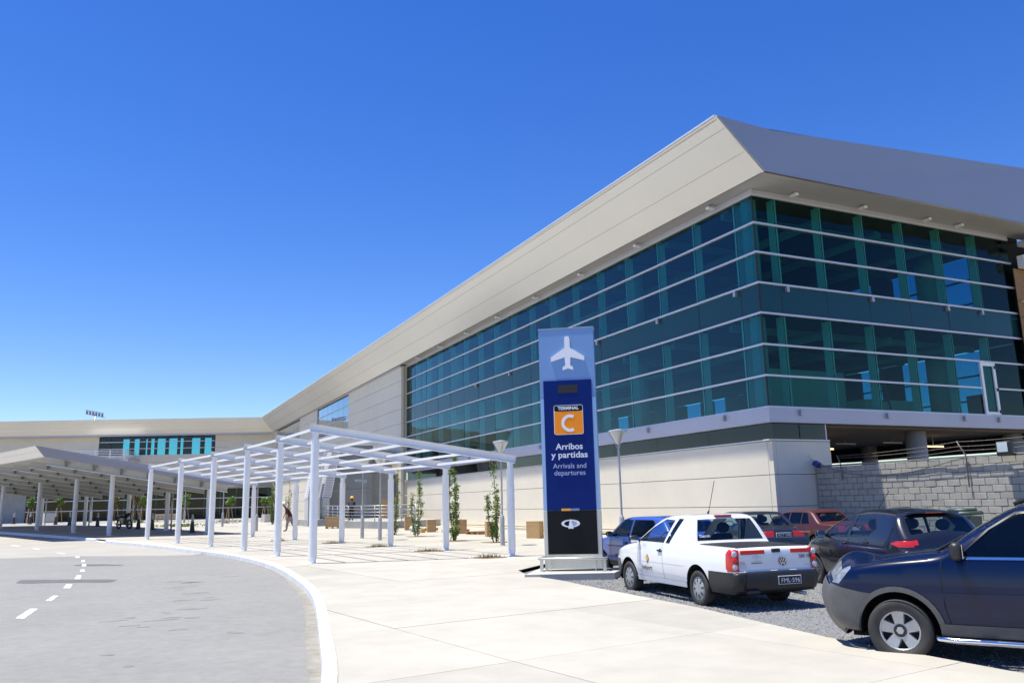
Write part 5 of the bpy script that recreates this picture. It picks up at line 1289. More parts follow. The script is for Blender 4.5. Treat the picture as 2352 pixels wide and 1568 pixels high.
sd2 = sedan('sedan','faded red old sedan with dark windows by the block wall',RD,(20.05,20.25,-.06+g(18.7,19)*.6,3.3),[('tail_lamp',LENSR,(-2.19,.86),(-2.22,.70),.62,1,.006)],CARGLASSD,w3,.918)
rear_box(sd2,.2,-.2,.73,.83,mat('plate_frame',(.6,.6,.62),.4),'number_plate',.012)
mb = MB(); mb.box((-1.36,0,1.02),(.05,.22,.03)); mb.build('brake_light',LENSR,sd2.th)
# ================================================================ BLOCK WALL, WIRE, FLOODLIGHT, BIN, HOARDING
bw = empty('block_wall',(22.6,17.8,-.08),0,'grey concrete block wall topped with barbed wire right of the terminal','wall')
BLK = [mat('concrete_block_%s'%n, c, .9, var=.14, vscale=3, bump=.25, bscale=25, world=True) for n,c in (('a',(.375,.352,.305)),('b',(.40,.373,.32)),('c',(.35,.327,.284)))]
MORT = mat('mortar', (.27,.258,.232), .95, var=.2, vscale=6, world=True)
mb = MB(); mb.box((22.72,17.7,1.30),(.15,8.9,2.76)); wb(mb,'mortar_core',MORT,bw)
meshes = {}
for L_ in (.385,.185):
    for k in range(3):
        mb = MB(); mb.box((0,0,0),(.15,L_,.187),bev=.008); me = mb.mesh('block'); me.materials.append(BLK[k]); meshes[(L_,k)] = me
rng = random.Random(5)
for r in range(14):
    z = -.02+.2*r; y = 22.12; off = r % 2
    first = True
    while y > 13.8:
        L_ = .185 if (first and off) else .385
        o = link('block', meshes[(L_, rng.choice((0,0,1,1,2)))]); o.location = (22.66+rng.uniform(-.005,.005), y-L_/2, z); o.rotation_euler = (0,0,rng.uniform(-.004,.004)); adopt(o,bw); y -= L_+.013; first = False
mb = MB(); mb.box((22.70,17.7,2.72),(.24,8.8,.05)); wb(mb,'wall_cap',MORT,bw)
fence = empty('barbed_wire',(22.6,18,2.7),0,'rusty barbed wire strands on leaning steel arms above the block wall','barbed wire')
WIRE = mat('rusty_wire', (.22,.19,.17), .7, .4)
mb = MB(); mb.tube([(22.52,16.22,1.83),(22.52,16.2,2.73),(22.40,16.36,3.18)],.022,6); wb(mb,'wire_arm',WIRE,fence,True)
mb = MB(); mb.tube([(22.52,20.9,2.2),(22.52,20.92,2.75),(22.42,20.95,3.05)],.018,6); wb(mb,'wire_arm',WIRE,fence,True)
for z0,z1,ym in ((3.02,3.19,20.95),(2.95,3.05,20.95),(2.78,2.93,20.9)):
    a = Vector((22.42,ym,z0)); m_ = Vector((22.40,16.35,z1-.03)); b = Vector((22.42,13,z1+.03)); P = []
    for s_,e_ in ((a,m_),(m_,b)):
        for k in range(9): t = k/8; p = s_.lerp(e_,t); P.append(p+Vector((0,0,-.10*4*t*(1-t)*.5)))
    mb = MB(); mb.tube(P,.006,4,False); 
    for k in range(40):
        i = rng.randrange(len(P)-1); p = P[i].lerp(P[i+1],rng.random()); d = Vector((rng.uniform(-1,1),rng.uniform(-.4,.4),rng.uniform(-1,1))).normalized()*.03; mb.tube([p-d,p+d],.003,3,False)
    wb(mb,'wire_strand',WIRE,fence)
cable = MB(); CP = catmull([(22.45,21.7,2.78),(22.50,21.2,2.55),(22.55,20.4,2.38),(22.57,19.4,2.32),(22.57,18.2,2.37),(22.55,17.2,2.52),(22.5,16.4,2.66),(22.5,15.1,2.72),(22.45,14.7,2.70),(22.5,13.2,2.72)],5)
cable.tube(CP,.018,6,False); cb = cable.build('electric_cable',mat('grey_cable',(.20,.20,.21),.6),smooth=True); tag(cb,'thick grey cable sagging across the top of the block wall','cable')
flood = empty('site_floodlight',(22.35,14.85,2.8),0,'black square work floodlight fixed on top of the block wall','floodlight')
mb = MB(); mb.box((22.30,14.86,2.86),(.16,.42,.40),bev=.03); wb(mb,'housing',BLACK,flood)
mb = MB(); mb.box((22.214,14.86,2.90),(.012,.30,.27)); wb(mb,'lens',mat('floodlight_lens',(.55,.60,.62),.1,.4),flood)
mb = MB(); mb.box((22.42,14.86,2.68),(.06,.5,.04)); wb(mb,'bracket',BLACK,flood)
bx_ = empty('junction_box',(22.3,21.95,2.8),0,'small blue electrical box where the block wall meets the stone base','box')
mb = MB(); mb.box((22.42,21.9,2.80),(.20,.26,.18),R=Matrix.Rotation(.5,3,'X'),bev=.02); wb(mb,'case',mat('blue_plastic',(.02,.05,.22),.4),bx_)
mb = MB(); mb.box((22.30,21.98,2.92),(.04,.10,.10)); mb.tube([(22.2,22.05,3.12),(22.35,22.0,2.85)],.012,5); wb(mb,'clamp',STEEL,bx_)
# green wheeled bin
gb = empty('wheeled_bin',(19.3,14.2,-.06),.3,'dark green wheeled rubbish bin behind the black hatchback','bin')
GRN = mat('green_bin_plastic',(.035,.07,.05),.5,var=.15,vscale=4)
mb = MB(); P0 = [(-.42,-.32),(.42,-.32),(.42,.32),(-.42,.32)]; V = [(x*.82,y*.82,.12) for x,y in P0]+[(x,y,1.15) for x,y in P0]; mb.add(V,[(0,1,5,4),(1,2,6,5),(2,3,7,6),(3,0,4,7),(3,2,1,0),(4,5,6,7)]); mb.build('bin_body',GRN,gb)
mb = MB(); mb.box((0,0,1.23),(.92,.74,.10),bev=.04); mb.box((0,-.02,1.31),(.70,.5,.08),bev=.035); mb.build('bin_lid',GRN,gb,True,40)
mb = MB(); mb.tube([(-.4,.38,1.15),(-.4,.46,1.16),(.4,.46,1.16),(.4,.38,1.15)],.018,6); mb.build('bin_handle',GRN,gb)
for s_ in (-1,1): mb = MB(); mb.lathe([(.10,-.025),(.10,.025)],16,c=(s_*.38,.30,.10),axis='X',caps=True); mb.build('bin_wheel',RUBBER,gb)
# timber hoarding and half built bay at the right end of the glass front
hd = empty('timber_hoarding',(37,22,4.8),0,'brown plywood hoarding closing the unfinished bay at the right end','hoarding')
PLY = mat('site_plywood',(.30,.17,.08),.8,var=.25,vscale=2,stretch=(1,1,5),bump=.1)
for i in range(5):
    for j in range(3):
        mb = MB(); mb.box((35.58+.61*i,21.98+rng.uniform(-.01,.01),5.9+2.2*j),(.595,.03,2.17)); wb(mb,'board',PLY,hd)
for z in (5.6,7.8,9.9): mb = MB(); mb.box((37,21.93,z),(3.1,.06,.10)); wb(mb,'batten',WOOD,hd)
mb = MB(); mb.box((37.4,21.7,11.65),(3.9,.3,.55)); wb(mb,'head_board',WHITE,hd)
mb = MB(); mb.box((37.4,21.5,12.45),(3.9,.5,.22)); wb(mb,'gutter',MULL,hd)
# ================================================================ PLAZA THINGS
def G(x,y,dz=0): return (x,y,g(x,y)+dz)
# ---- saplings
def leaves(mb, c, rad, n, size, rng, flat=1.0, hol=.0):
    for _ in range(n):
        while True:
            d = Vector((rng.uniform(-1,1),rng.uniform(-1,1),rng.uniform(-1,1)))
            if hol < d.length < 1: break
        p = Vector(c)+Vector((d.x*rad[0],d.y*rad[1],d.z*rad[2])); s_ = size*rng.uniform(.6,1.3)
        a = Vector((rng.gauss(0,1),rng.gauss(0,1),rng.gauss(0,.7))).normalized(); b = a.orthogonal().normalized(); b = (Matrix.Rotation(rng.uniform(0,6.28),3,a) @ b)
        mb.add([p-a*s_*.2,p+b*s_*.42+a*s_*.3,p+a*s_,p-b*s_*.42+a*s_*.3],[(0,1,2,3)])
def poplar(x, y, h, spread, n, seed, label, lean=0):
    r = random.Random(seed); t = empty('sapling',G(x,y),0,label,'tree','slender saplings in the plaza')
    tr = MB(); lv = MB()
    stems = r.choice((3,4,5))
    for k in range(stems):
        a = 2*pi*k/stems+r.random(); hh = h*(1 if k == 0 else r.uniform(.55,.9)); P = []; q = Vector((.05*cos(a),.05*sin(a),-.02))
        for i in range(8):
            f = i/7; P.append(Vector((q.x+cos(a)*spread*.62*sin(f*2.2)*(1 if k else .3)+r.uniform(-.03,.03)+lean*f, q.y+sin(a)*spread*.62*sin(f*2.2)*(1 if k else .3)+r.uniform(-.03,.03), hh*f)))
        tr.tube(P,[.022*(1-.8*i/7)+.003 for i in range(8)],5)
        for i in range(1,8):
            for m_ in range(5):
                p = P[i].lerp(P[i-1],r.random()); aa = r.uniform(0,6.28); Ln = r.uniform(.12,.34)*(1-.5*i/8)
                e = p+Vector((cos(aa)*Ln*.55,sin(aa)*Ln*.55,Ln)); tr.tube([p,e],[.006,.003],3,False)
                if i > 0 and r.random() < .92:
                    nn = int(1.25*n/(stems*35)*r.uniform(.4,1.9))
                    for _ in range(nn):
                        pp = p.lerp(e,r.uniform(.2,1.1)); leaves(lv,pp,(.10,.10,.09),1,.066,r)
    tr.build('trunk',BARK,t,True); lv.build('crown',LEAF1,t,fixn=False); return t
poplar(12.97,41.31,3.2,.26,650,1,'thin leafy sapling standing against the cream wall corner, furthest back of the four',.08)
poplar(13.15,38.45,3.1,.36,1000,2,'bushy sapling with spreading branches in front of the second wooden crate')
poplar(13.0,33.06,3.45,.24,1900,3,'densest tall sapling right behind a pergola column',-.05)
poplar(13.81,30.73,3.2,.25,1200,4,'sapling leaning slightly left beside the lamp post near the sign',-.10)
poplar(11.72,70.56,3.6,.24,1900,5,'dark green sapling far back beside the small round tree')
poplar(11.88,64.8,3.4,.2,420,6,'nearly bare sapling just left of the walking worker')
# ---- tree pits with dry earth and tufts
SOIL = mat('pit_soil',(.22,.15,.09),.95,var=.35,vscale=6,world=True)
PITS = [(12.97,41.31,.55,0),(13.15,38.45,.6,0),(13.0,33.06,.65,0),(13.81,30.73,.6,0),(9.19,31.28,.55,1),(9.75,27.19,.55,1),(10.1,22.95,.55,1),(8.41,35.36,.55,1),(6.89,39.52,.5,1),(11.72,70.5,.6,0),(11.88,64.8,.5,0)]
tl = random.Random(11)
for i,(x,y,s_,gr) in enumerate(PITS):
    mb = MB(); n = 14; P = []
    for k in range(n):
        a = 2*pi*k/n; rr = s_*(1/max(abs(cos(a)),abs(sin(a))))*tl.uniform(.85,1.0)*.9; P.append((x+rr*cos(a),y+rr*sin(a)*.9))
    mb.add([(a,b,g(a,b)+.006) for a,b in P],[tuple(range(n))]); o = mb.build('tree_pit',SOIL,pavement,fixn=False)
    if gr:
        mb = MB()
        for _ in range(110):
            px,py = x+tl.gauss(0,s_*.38),y+tl.gauss(0,s_*.30); hh = tl.uniform(.05,.17); a = tl.uniform(0,6.28); d = Vector((cos(a),sin(a),0)); z = g(px,py)+.005
            b = Vector((px,py,z)); tp = b+Vector((tl.gauss(0,.05),tl.gauss(0,.05),hh)); mb.add([b-d*.008,b+d*.008,tp],[(0,1,2)])
        o = mb.build('grass_tuft',GRASS,fixn=False); tag(o,['dry grass tuft in the pit beside the fourth back pergola column','dry grass tuft beside the second back pergola column','greenest grass tuft, at the foot of the nearest right pergola column','dry grass tuft in the pit beside the third back pergola column','faint grass tuft farthest into the pergola'][[4,5,6,7,8].index(i)],'grass','planting tufts under the pergola',kind='stuff')
# ---- round young trees tied to stakes, in front of the far wing
def staked(x, y, h, rc, seed, m, label, yy=None, box=False):
    r = random.Random(seed); t = empty('staked_tree',G(x,y),0,label,'tree','staked young trees by the far wing')
    mb = MB(); mb.tube([(0,0,0),(.03,.02,h*.5),(0,0,h*.8)],[.05,.04,.02],6)
    for _ in range(7):
        a = r.uniform(0,6.28); mb.tube([(0,0,h*.55),(rc*.6*cos(a),rc*.6*sin(a),h*r.uniform(.7,.9))],[.02,.008],4,False)
    mb.build('trunk',BARK,t,True)
    lv = MB()
    for k in range(9):
        a = r.uniform(0,6.28); d = rc*r.uniform(.2,.6); leaves(lv,(d*cos(a),d*sin(a),h*.78+rc*r.uniform(-.6,.75)),(rc*.45,rc*.45,rc*.40),75,.13,r)
    lv.build('crown',m,t,fixn=False)
    for a in (.3,2.4,4.3):
        mb = MB(); mb.tube([(.42*cos(a),.42*sin(a),0),(.22*cos(a),.22*sin(a),h*.55)],.035,6); mb.build('stake',STAKE,t)
staked(-7.6,95,2.6,.48,21,LEAF2,'bright round young tree on stakes furthest left under the canopy')
staked(-5.1,94,2.7,.52,22,LEAF2,'young tree on stakes beside the grey concrete planter cube')
staked(-.05,92,2.5,.6,23,LEAF3,'drying young tree on stakes left of the motorcycle')
staked(1.75,90,2.9,.62,24,LEAF3,'tall olive young tree on stakes right above the motorcycle handlebar')
staked(2.5,92,2.6,.55,25,LEAF2,'green young tree half hidden by a pergola column near the motorcycle')
staked(4.9,93,2.6,.5,26,LEAF3,'brownish young tree on stakes behind the stone pallet')
staked(6.5,92,2.6,.62,27,LEAF2,'green young tree on stakes right of the stone pallet')
staked(11.3,96,2.5,.62,28,LEAF2,'green young tree on stakes beside the rubble heap')
staked(12.6,80,2.4,.55,29,LEAF2,'small round tree in a planter box near the walking worker')
for i,(x,y,s_,lb) in enumerate([(-6.1,99,1.1,'pale concrete planter cube under the left canopy'),(12.7,79.4,.8,'pale concrete planter box at the foot of the small round tree')]):
    t = empty('planter_box',G(x,y),.2,lb,'planter'); mb = MB()
    for q in ((-1,0),(1,0),(0,-1),(0,1)): mb.box((q[0]*s_*.46,q[1]*s_*.46,s_*.45),(s_*.08 if q[0] else s_*.84,s_*.08 if q[1] else s_,s_*.9))
    mb.build('planter_wall',mat('planter_concrete',(.52,.51,.48),.8,var=.1,vscale=2),t); mb = MB(); mb.box((0,0,s_*.4),(s_*.82,s_*.82,s_*.75)); mb.build('planter_soil',SOIL,t)
# ---- stone pallet
t = empty('stone_pallet',G(5.2,100),-.35,'long low pallet of pale paving stones strapped in timber near the far wing','pallet')
ST = mat('paving_stone_pale',(.58,.52,.42),.85,var=.15,vscale=4)
for k in range(6):
    for j in range(2): mb = MB(); mb.box((-.95+.38*k,0,.28+.27*j),(.34,.9,.24),bev=.02); mb.build('paving_stone',ST,t)
for k in range(7): mb = MB(); mb.box((-1.14+.38*k,-.47,.40),(.05,.03,.62)); mb.build('strap_slat',WOOD2,t)
for z in (.10,.70): mb = MB(); mb.box((0,-.47,z),(2.4,.04,.07)); mb.build('pallet_rail',WOOD2,t)
# ---- rubble heap and low shrubs
t = MB(); r_ = random.Random(9)
for _ in range(150):
    a = r_.uniform(0,6.28); d = abs(r_.gauss(0,.45)); s_ = r_.uniform(.05,.14); R = Matrix.Rotation(r_.uniform(0,3),3,Vector((r_.random(),r_.random(),r_.random()+.01)).normalized())
    t.box((8.74+d*cos(a)*1.4,78.2+d*sin(a),g(8.7,78)+max(.02,(.42-d*.42))*r_.random()),(s_,s_*r_.uniform(.6,1.4),s_*.6),R=R)
o = t.build('rubble_heap',mat('rubble_stone',(.48,.46,.43),.9,var=.25,vscale=3)); tag(o,'heap of broken pale stone by the far shopfront','rubble',kind='stuff')
for x,y,n_,lb in ((4.4,67,160,'low green planting strip behind the canopy back columns'),(1.9,82,90,'small planted patch at the foot of the olive young tree'),(10.2,84,60,'low green shrub behind the rubble heap')):
    mb = MB()
    for _ in range(n_): leaves(mb,(x+r_.gauss(0,.8),y+r_.gauss(0,.35),g(x,y)+r_.uniform(.02,.16)),(.04,.04,.04),2,.14,r_)
    o = mb.build('ground_cover',LEAF2,fixn=False); tag(o,lb,'plant',kind='stuff')
# ---- wooden crates
def crate(x,y,w_,d_,h_,rz,label,holes=0):
    t = empty('wooden_crate',G(x,y),rz,label,'crate','plywood crates along the cream wall')
    th = .03
    for nm,c,s_ in (('front_board',(0,-d_/2,h_/2),(w_,th,h_)),('back_board',(0,d_/2,h_/2),(w_,th,h_)),('side_board',(-w_/2+th/2,0,h_/2),(th,d_-th,h_)),('side_board',(w_/2-th/2,0,h_/2),(th,d_-th,h_)),('top_board',(0,0,h_-.012),(w_-2*th,d_-th,.022))):
        mb = MB(); mb.box(c,s_); mb.build(nm,WOOD,t)
    for sx_ in (-1,1): mb = MB(); mb.box((sx_*(w_/2-.03),-d_/2-.022,h_/2),(.05,.018,h_*.96)); mb.build('batten',WOOD,t)
    rr = random.Random(int(x*100))
    for k in range(holes):
        s_ = rr.uniform(.02,.045); mb = MB(); mb.box((w_/2+.003,rr.uniform(-d_*.35,d_*.35),rr.uniform(.1,h_-.1)),(.006,s_,s_*rr.uniform(1,2.5))); mb.build('scuff',mat('dark_scuff',(.12,.07,.03),.9),t)
crate(15.66,47.2,.50,.5,.78,-.25,'plywood crate next to the red cone, leftmost along the wall')
crate(15.61,43.2,.48,.5,.66,-.25,'plywood crate between two saplings, second from the left along the wall',3)
crate(16.04,39.9,.50,.5,.70,-.25,'plywood crate half hidden behind the densest sapling')
crate(15.86,35.7,.54,.5,.68,-.25,'plywood crate behind the left-leaning sapling')
crate(16.5,32.5,.36,.62,.72,.55,'scuffed plywood crate standing alone just left of the totem sign',9)
t = empty('slatted_crate',G(13.02,55.1),-.3,'slatted timber packing crate in front of the ramp handrail','crate')
for z in (.14,.28,.42,.56,.68):
    for nm,c,s_ in (('slat',(0,-.4,z),(.86,.03,.115)),('slat',(-.43,0,z),(.03,.8,.115)),('slat',(0,.4,z),(.86,.03,.115)),('slat',(.43,0,z),(.03,.8,.115))): mb = MB(); mb.box(c,s_); mb.build(nm,WOOD,t)
for x in (-.41,.41):
    for y in (-.38,.38): mb = MB(); mb.box((x,y,.38),(.06,.06,.74)); mb.build('corner_post',WOOD,t)
mb = MB(); mb.box((0,0,.74),(.9,.86,.03)); mb.build('lid',WOOD,t); 
for x in (-.35,0,.35): mb = MB(); mb.box((x,0,.04),(.08,.8,.08)); mb.build('runner',WOOD2,t)
def pallet(x,y,rz,label):
    t = empty('timber_pallet',G(x,y),rz,label,'pallet','flat pallets along the cream wall')
    for k in range(6): mb = MB(); mb.box((-.5+.2*k,0,.13),(.14,1.0,.022)); mb.build('deck_board',WOOD2,t)
    for yy in (-.42,0,.42): mb = MB(); mb.box((0,yy,.075),(1.15,.09,.085)); mb.build('stringer',WOOD2,t)
    for yy in (-.42,.42): mb = MB(); mb.box((0,yy,.02),(1.15,.10,.022)); mb.build('base_board',WOOD2,t)
pallet(16.4,41.6,.4,'timber pallet lying between the second and third crates'); pallet(16.5,38.5,.35,'timber pallet lying right of the densest sapling'); pallet(16.0,45.3,.5,'timber pallet behind the bushy sapling')
# red cone
def cone(x,y,h_,r0,r1,m1,m2,label,group,name='traffic_cone',split=.62):
    t = empty(name,G(x,y),random.random(),label,'cone',group)
    mb = MB(); mb.box((0,0,.02),(r0*2.3,r0*2.3,.04),bev=.008); mb.build('cone_base',m1,t)
    rm = r0+(r1-r0)*split; mb = MB(); mb.lathe([(r0,.04),(rm,h_*split)],16); mb.build('cone_body',m1,t,True)
    mb = MB(); mb.lathe([(rm+.001,h_*split),(r1,h_),(0.001,h_)],16); mb.build('cone_tip',m2,t,True,40)
REDC = mat('red_cone',(.62,.10,.05),.5); DKC = mat('dark_cone',(.05,.045,.05),.6,var=.2,vscale=4); TIPC = mat('cone_sleeve',(.42,.42,.44),.5)
cone(15.2,49.2,.55,.16,.05,REDC,REDC,'small red traffic cone next to the leftmost plywood crate',None)
CL = ['leftmost','second from left','third from left','fourth from left','fifth from left','sixth from left','seventh from left','eighth from left','rightmost']
for i,(x,y) in enumerate([(-8.9,95),(-7.0,88.5),(-4.6,82.4),(-3.3,77.1),(-1.16,71.2),(1.5,63.2),(2.3,61.0),(3.75,57.2),(4.25,53.9)]):
    cone(x,y,1.08,.15,.05,DKC,TIPC,'tall dark cone with pale tip under the canopy, '+CL[i],'cones under the canopy')
# small things at the wall: yellow block, white bag, wall extinguisher
t = MB(); t.box(G(14.9,42.6,.11),(.24,.22,.22),bev=.02); tag(t.build('carton',mat('carton',(.55,.36,.12),.8)),'small yellow carton at the foot of the bushy sapling','box')
bm = bmesh.new(); bmesh.ops.create_icosphere(bm,subdivisions=3,radius=1); me = bpy.data.meshes.new('sack')
for v in bm.verts:
    n_ = sin(v.co.x*7)*.06+sin(v.co.y*9+1)*.06+sin(v.co.z*8)*.05; p = v.co*(1+n_); v.co = Vector((p.x*.36+15.2,p.y*.26+44.6,max(0,p.z*.2+.16)+g(15,44.6)))
bm.to_mesh(me); bm.free(); me.materials.append(mat('white_sack',(.62,.64,.66),.8)); tag(link('sack',me),'crumpled white sack beside the bushy sapling','sack')
t = empty('wall_extinguisher',(20.1,61.5,1.25),0,'dark extinguisher hanging at the corner of the cream wall','extinguisher')
mb = MB(); mb.lathe([(.001,-.28),(.08,-.26),(.085,.18),(.04,.25),(.02,.30)],12,c=(20.2,62.7,1.3)); wb(mb,'cylinder',BLACK,t,True); mb = MB(); mb.box((20.2,62.65,1.64),(.14,.05,.06)); wb(mb,'valve',BLACK,t)
# board leaning on the wall behind the ramp
t = MB(); t.box((18.2,60.4,1.35),(.55,.06,1.7)); tag(t.build('timber_board',WOOD),'tall plywood board leaning behind the yellow-helmeted worker','board')

# ---- motorcycle under the canopy
mc = empty('motorcycle',G(.6,63.6),atan2(62.6-64.6,1.05-.14)+0.0,'black motorcycle parked under the canopy on its stand','motorcycle')
MBK = mat('motorcycle_black',(.008,.008,.009),.35,coat=.5)
def tor(c,R_,r_,n=24,m=8):
    mb = MB(); mb.lathe([(R_+r_*cos(2*pi*k/m),r_*sin(2*pi*k/m)) for k in range(m+1)],n,c=c,axis='Y'); return mb
for a in (-.68,.68):
    o = tor((a,0,.30),.26,.045).build('wheel',RUBBER,mc,True); mb = MB()
    for k in range(12): t_ = 2*pi*k/12; mb.tube([(a+.04*cos(t_),0,.30+.04*sin(t_)),(a+.23*cos(t_),0,.30+.23*sin(t_))],.005,4,False)
    mb.lathe([(.05,-.06),(.05,.06)],10,c=(a,0,.30),axis='Y',caps=True); mb.build('spokes',MBK,o)
mb = MB(); mb.box((0,0,.42),(.34,.24,.32),bev=.05); mb.box((.05,0,.62),(.2,.16,.18),bev=.04); mb.build('engine',MBK,mc)
mb = MB(); mb.box((.22,0,.86),(.46,.26,.22),R=Matrix.Rotation(.12,3,'Y'),bev=.08); mb.build('fuel_tank',MBK,mc,True,50)
mb = MB(); mb.box((-.32,0,.82),(.66,.24,.11),R=Matrix.Rotation(-.06,3,'Y'),bev=.04); mb.build('saddle',MBK,mc,True,50)
mb = MB(); mb.box((-.78,0,.80),(.3,.16,.08),R=Matrix.Rotation(.25,3,'Y'),bev=.03); mb.build('rear_fender',MBK,mc)
for s_ in (-.09,.09):
    mb = MB(); mb.tube([(.68,s_,.30),(.44,s_,.98)],.022,6); mb.build('fork',MBK,mc,True); mb = MB(); mb.tube([(-.68,s_*1.3,.32),(-.5,s_*1.3,.78)],.025,6); mb.build('shock',MBK,mc,True); mb = MB(); mb.tube([(-.68,s_*1.2,.30),(0,s_*1.2,.34)],.02,6); mb.build('swing_arm',MBK,mc)
mb = MB(); mb.tube([(.36,-.36,1.06),(.44,-.2,1.03),(.46,0,1.0),(.44,.2,1.03),(.36,.36,1.06)],.014,6); mb.build('handlebar',MBK,mc,True)
mb = MB(); mb.lathe([(.09,0),(.085,.10),(.001,.12)],14,c=(.54,0,.92),axis='X'); mb.build('headlight',MBK,mc); mb = MB(); mb.tube([(.1,-.14,.3),(-.3,-.16,.26),(-.85,-.16,.36)],.035,8); mb.build('exhaust',MBK,mc,True)
mb = MB(); mb.span((.44,0,.95),(0,0,.5),.05,.05); mb.span((.4,0,.9),(-.5,0,.75),.05,.05); mb.build('frame',MBK,mc); mb = MB(); mb.box((.70,0,.60),(.3,.10,.03)); mb.build('front_fender',MBK,mc)
for s_ in (-1,1): mb = MB(); mb.tube([(.40,s_*.28,1.05),(.42,s_*.34,1.2)],.008,4); mb.box((.42,s_*.36,1.24),(.02,.12,.08)); mb.build('mirror',MBK,mc)

mc.scale = (1.12,1.3,1.08)
mb = MB(); mb.box((-.1,0,.60),(.62,.22,.30),bev=.05); mb.build('side_panel',MBK,mc)
# ---- two workers
def person(label, loc, rz, J, E, R, cloth, helm, head, faces):
    """J: joints, E: bones, R: radii; one continuous skin body"""
    names = list(J); idx = {n:i for i,n in enumerate(names)}
    me = bpy.data.meshes.new('body'); me.from_pydata([J[n] for n in names],[(idx[a],idx[b]) for a,b in E],[]); o = bpy.data.objects.new('body',me); COL.objects.link(o)
    md = o.modifiers.new('s','SKIN'); me.skin_vertices[0].data
    for i,n in enumerate(names):
        r_ = R[n]; sv = me.skin_vertices[0].data[i]; sv.radius = r_ if isinstance(r_,tuple) else (r_,r_); sv.use_root = (n == 'pelvis')
    md2 = o.modifiers.new('d','SUBSURF'); md2.levels = 2; md2.render_levels = 2
    dg = bpy.context.evaluated_depsgraph_get(); dg.update(); m2 = bpy.data.meshes.new_from_object(o.evaluated_get(dg)); bpy.data.objects.remove(o)
    m2.name = 'body'; m2.materials.clear()
    for m_ in cloth: m2.materials.append(m_)
    for p in m2.polygons: p.use_smooth = True; p.material_index = faces(p.center)
    t = empty('person',loc,rz,label,'person'); link('body',m2,t)
    hx,hz,tilt = head
    c = Vector(J['head'])
    hair = MB(); prof = [(.001,.155),(.07,.145),(.115,.10),(.135,.03),(.138,-.01)]
    hb_ = MB(); hb_.lathe(prof,18); hb_.box((.10,0,-.008),(.16,.2,.012)); Rm = Matrix.Rotation(tilt,3,'Y')
    hb_.v = [tuple(Rm@Vector(v)+c+Vector((0,0,.05))) for v in hb_.v]; hb_.build('helmet',helm,t,True,40)
    fc = MB(); fc.add([tuple(Rm@Vector(v)+c) for v in [(.10,-.015,.01),(.10,.015,.01),(.125,0,-.035),(.10,0,-.045)]],[(0,1,2),(0,2,3),(1,3,2)]); fc.build('nose',cloth[2],t)
    for s_ in (-1,1):
        e = MB(); e.add([tuple(Rm@Vector(v)+c) for v in [(.098,s_*.045,.015),(.1,s_*.03,.025),(.1,s_*.018,.015),(.1,s_*.03,.005)]],[(0,1,2,3)]); e.build('eye',BLACK,t)
    return t
def hand(J,E,R,w_,pref,d):
    """palm with four fingers and a thumb"""
    w_ = Vector(w_); d = Vector(d).normalized(); s_ = Vector((0,1,0)) if abs(d.y) < .7 else Vector((1,0,0)); J[pref+'palm'] = tuple(w_+d*.05); R[pref+'palm'] = (.032,.018); E.append((pref+'wrist',pref+'palm'))
    for k in range(4):
        b = w_+d*.09+s_*(.024*(k-1.5)); e = b+d*(.07+.012*(1.5-abs(k-1.5)))+Vector((.015,0,-.006)); J[pref+'f%d'%k] = tuple(b); J[pref+'e%d'%k] = tuple(e); R[pref+'f%d'%k] = .009; R[pref+'e%d'%k] = .007; E += [(pref+'palm',pref+'f%d'%k),(pref+'f%d'%k,pref+'e%d'%k)]
    tb_ = w_+d*.05+s_*.045+Vector((.02,0,0)); J[pref+'th'] = tuple(tb_); R[pref+'th'] = .010; E.append((pref+'palm',pref+'th')); te = tb_+d*.04; J[pref+'te'] = tuple(te); R[pref+'te'] = .008; E.append((pref+'th',pref+'te'))
SKIN = mat('skin',(.35,.20,.13),.6); MAROON = mat('maroon_shirt',(.07,.015,.02),.85); GREYT = mat('grey_trousers',(.24,.23,.22),.85); SHOE = mat('dark_boots',(.04,.03,.03),.7); NAVYS = mat('dark_shirt',(.03,.025,.03),.85)
HW = mat('white_helmet',(.80,.80,.82),.3); HY = mat('yellow_helmet',(.85,.45,.02),.3)
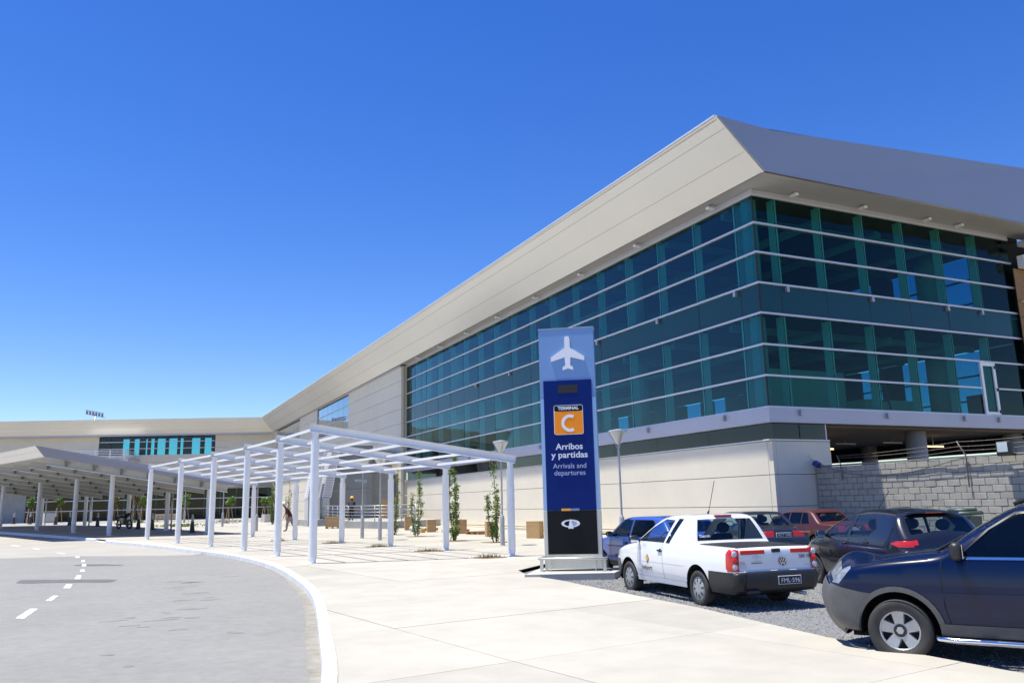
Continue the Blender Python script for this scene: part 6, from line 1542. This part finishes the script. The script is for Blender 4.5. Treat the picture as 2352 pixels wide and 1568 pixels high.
def walker(leanf, stride, crouch=0):
    J = dict(pelvis=(0,0,.90-crouch)); R = dict(pelvis=(.14,.15)); E = []
    def ad(n,p,r_,par): J[n] = p; R[n] = r_; E.append((par,n))
    zc_ = -crouch
    ad('waist',(.04+leanf*.12,0,1.05+zc_),(.14,.17),'pelvis'); ad('chest',(.08+leanf*.32,0,1.28+zc_),(.14,.20),'waist'); ad('neckb',(.10+leanf*.5,0,1.43+zc_),.06,'chest'); ad('neck',(.12+leanf*.56,0,1.49+zc_),.05,'neckb'); ad('head',(.15+leanf*.66,0,1.58+zc_),(.09,.078),'neck'); ad('crown',(.15+leanf*.66,0,1.66+zc_),(.075,.07),'head')
    for s_,n in ((1,'l'),(-1,'r')):
        f = s_*stride
        ad(n+'hip',(0,s_*.09,.86-crouch),.115,'pelvis'); ad(n+'knee',(f*.5+.05+crouch*.5,s_*.10,.48-crouch*.35),.082,n+'hip'); ad(n+'ankle',(f*1.0-.06,s_*.10,.09+(.05 if f<0 else 0)),.058,n+'knee'); ad(n+'toe',(f*1.0+.12,s_*.11,.035),.036,n+'ankle')
        sh = (.09+leanf*.40,s_*.19,1.38+zc_); ad(n+'shoulder',sh,.062,'chest'); el = (.05+leanf*.4-f*.25,s_*.24,1.10+zc_); ad(n+'elbow',el,.042,n+'shoulder'); wr = (.16+leanf*.4-f*.3,s_*.23,.87+zc_); ad(n+'wrist',wr,.028,n+'elbow'); hand(J,E,R,wr,n,(.2,0,-1))
    return J,E,R
J,E,R = walker(.45,.28)
def fm(c,zh=.88):
    if c.z < .10: return 3
    if c.z < zh: return 1 if not (abs(c.y) > .17) else 2
    if c.z > 1.50: return 2
    if abs(c.y) > .185 and c.z < 1.05: return 2
    return 0
person('worker in white helmet, dark maroon shirt and grey trousers walking behind a pergola column',G(9.62,51.57),pi-.25,J,E,R,[MAROON,GREYT,SKIN,SHOE],HW,(0,0,.35),fm)
J,E,R = walker(.25,.12,.10)
person('worker in yellow helmet and dark shirt bending at the ramp handrail',G(14.75,57,.40),1.2,J,E,R,[NAVYS,NAVYS,SKIN,SHOE],HY,(0,0,.2),lambda c: fm(c,.78))
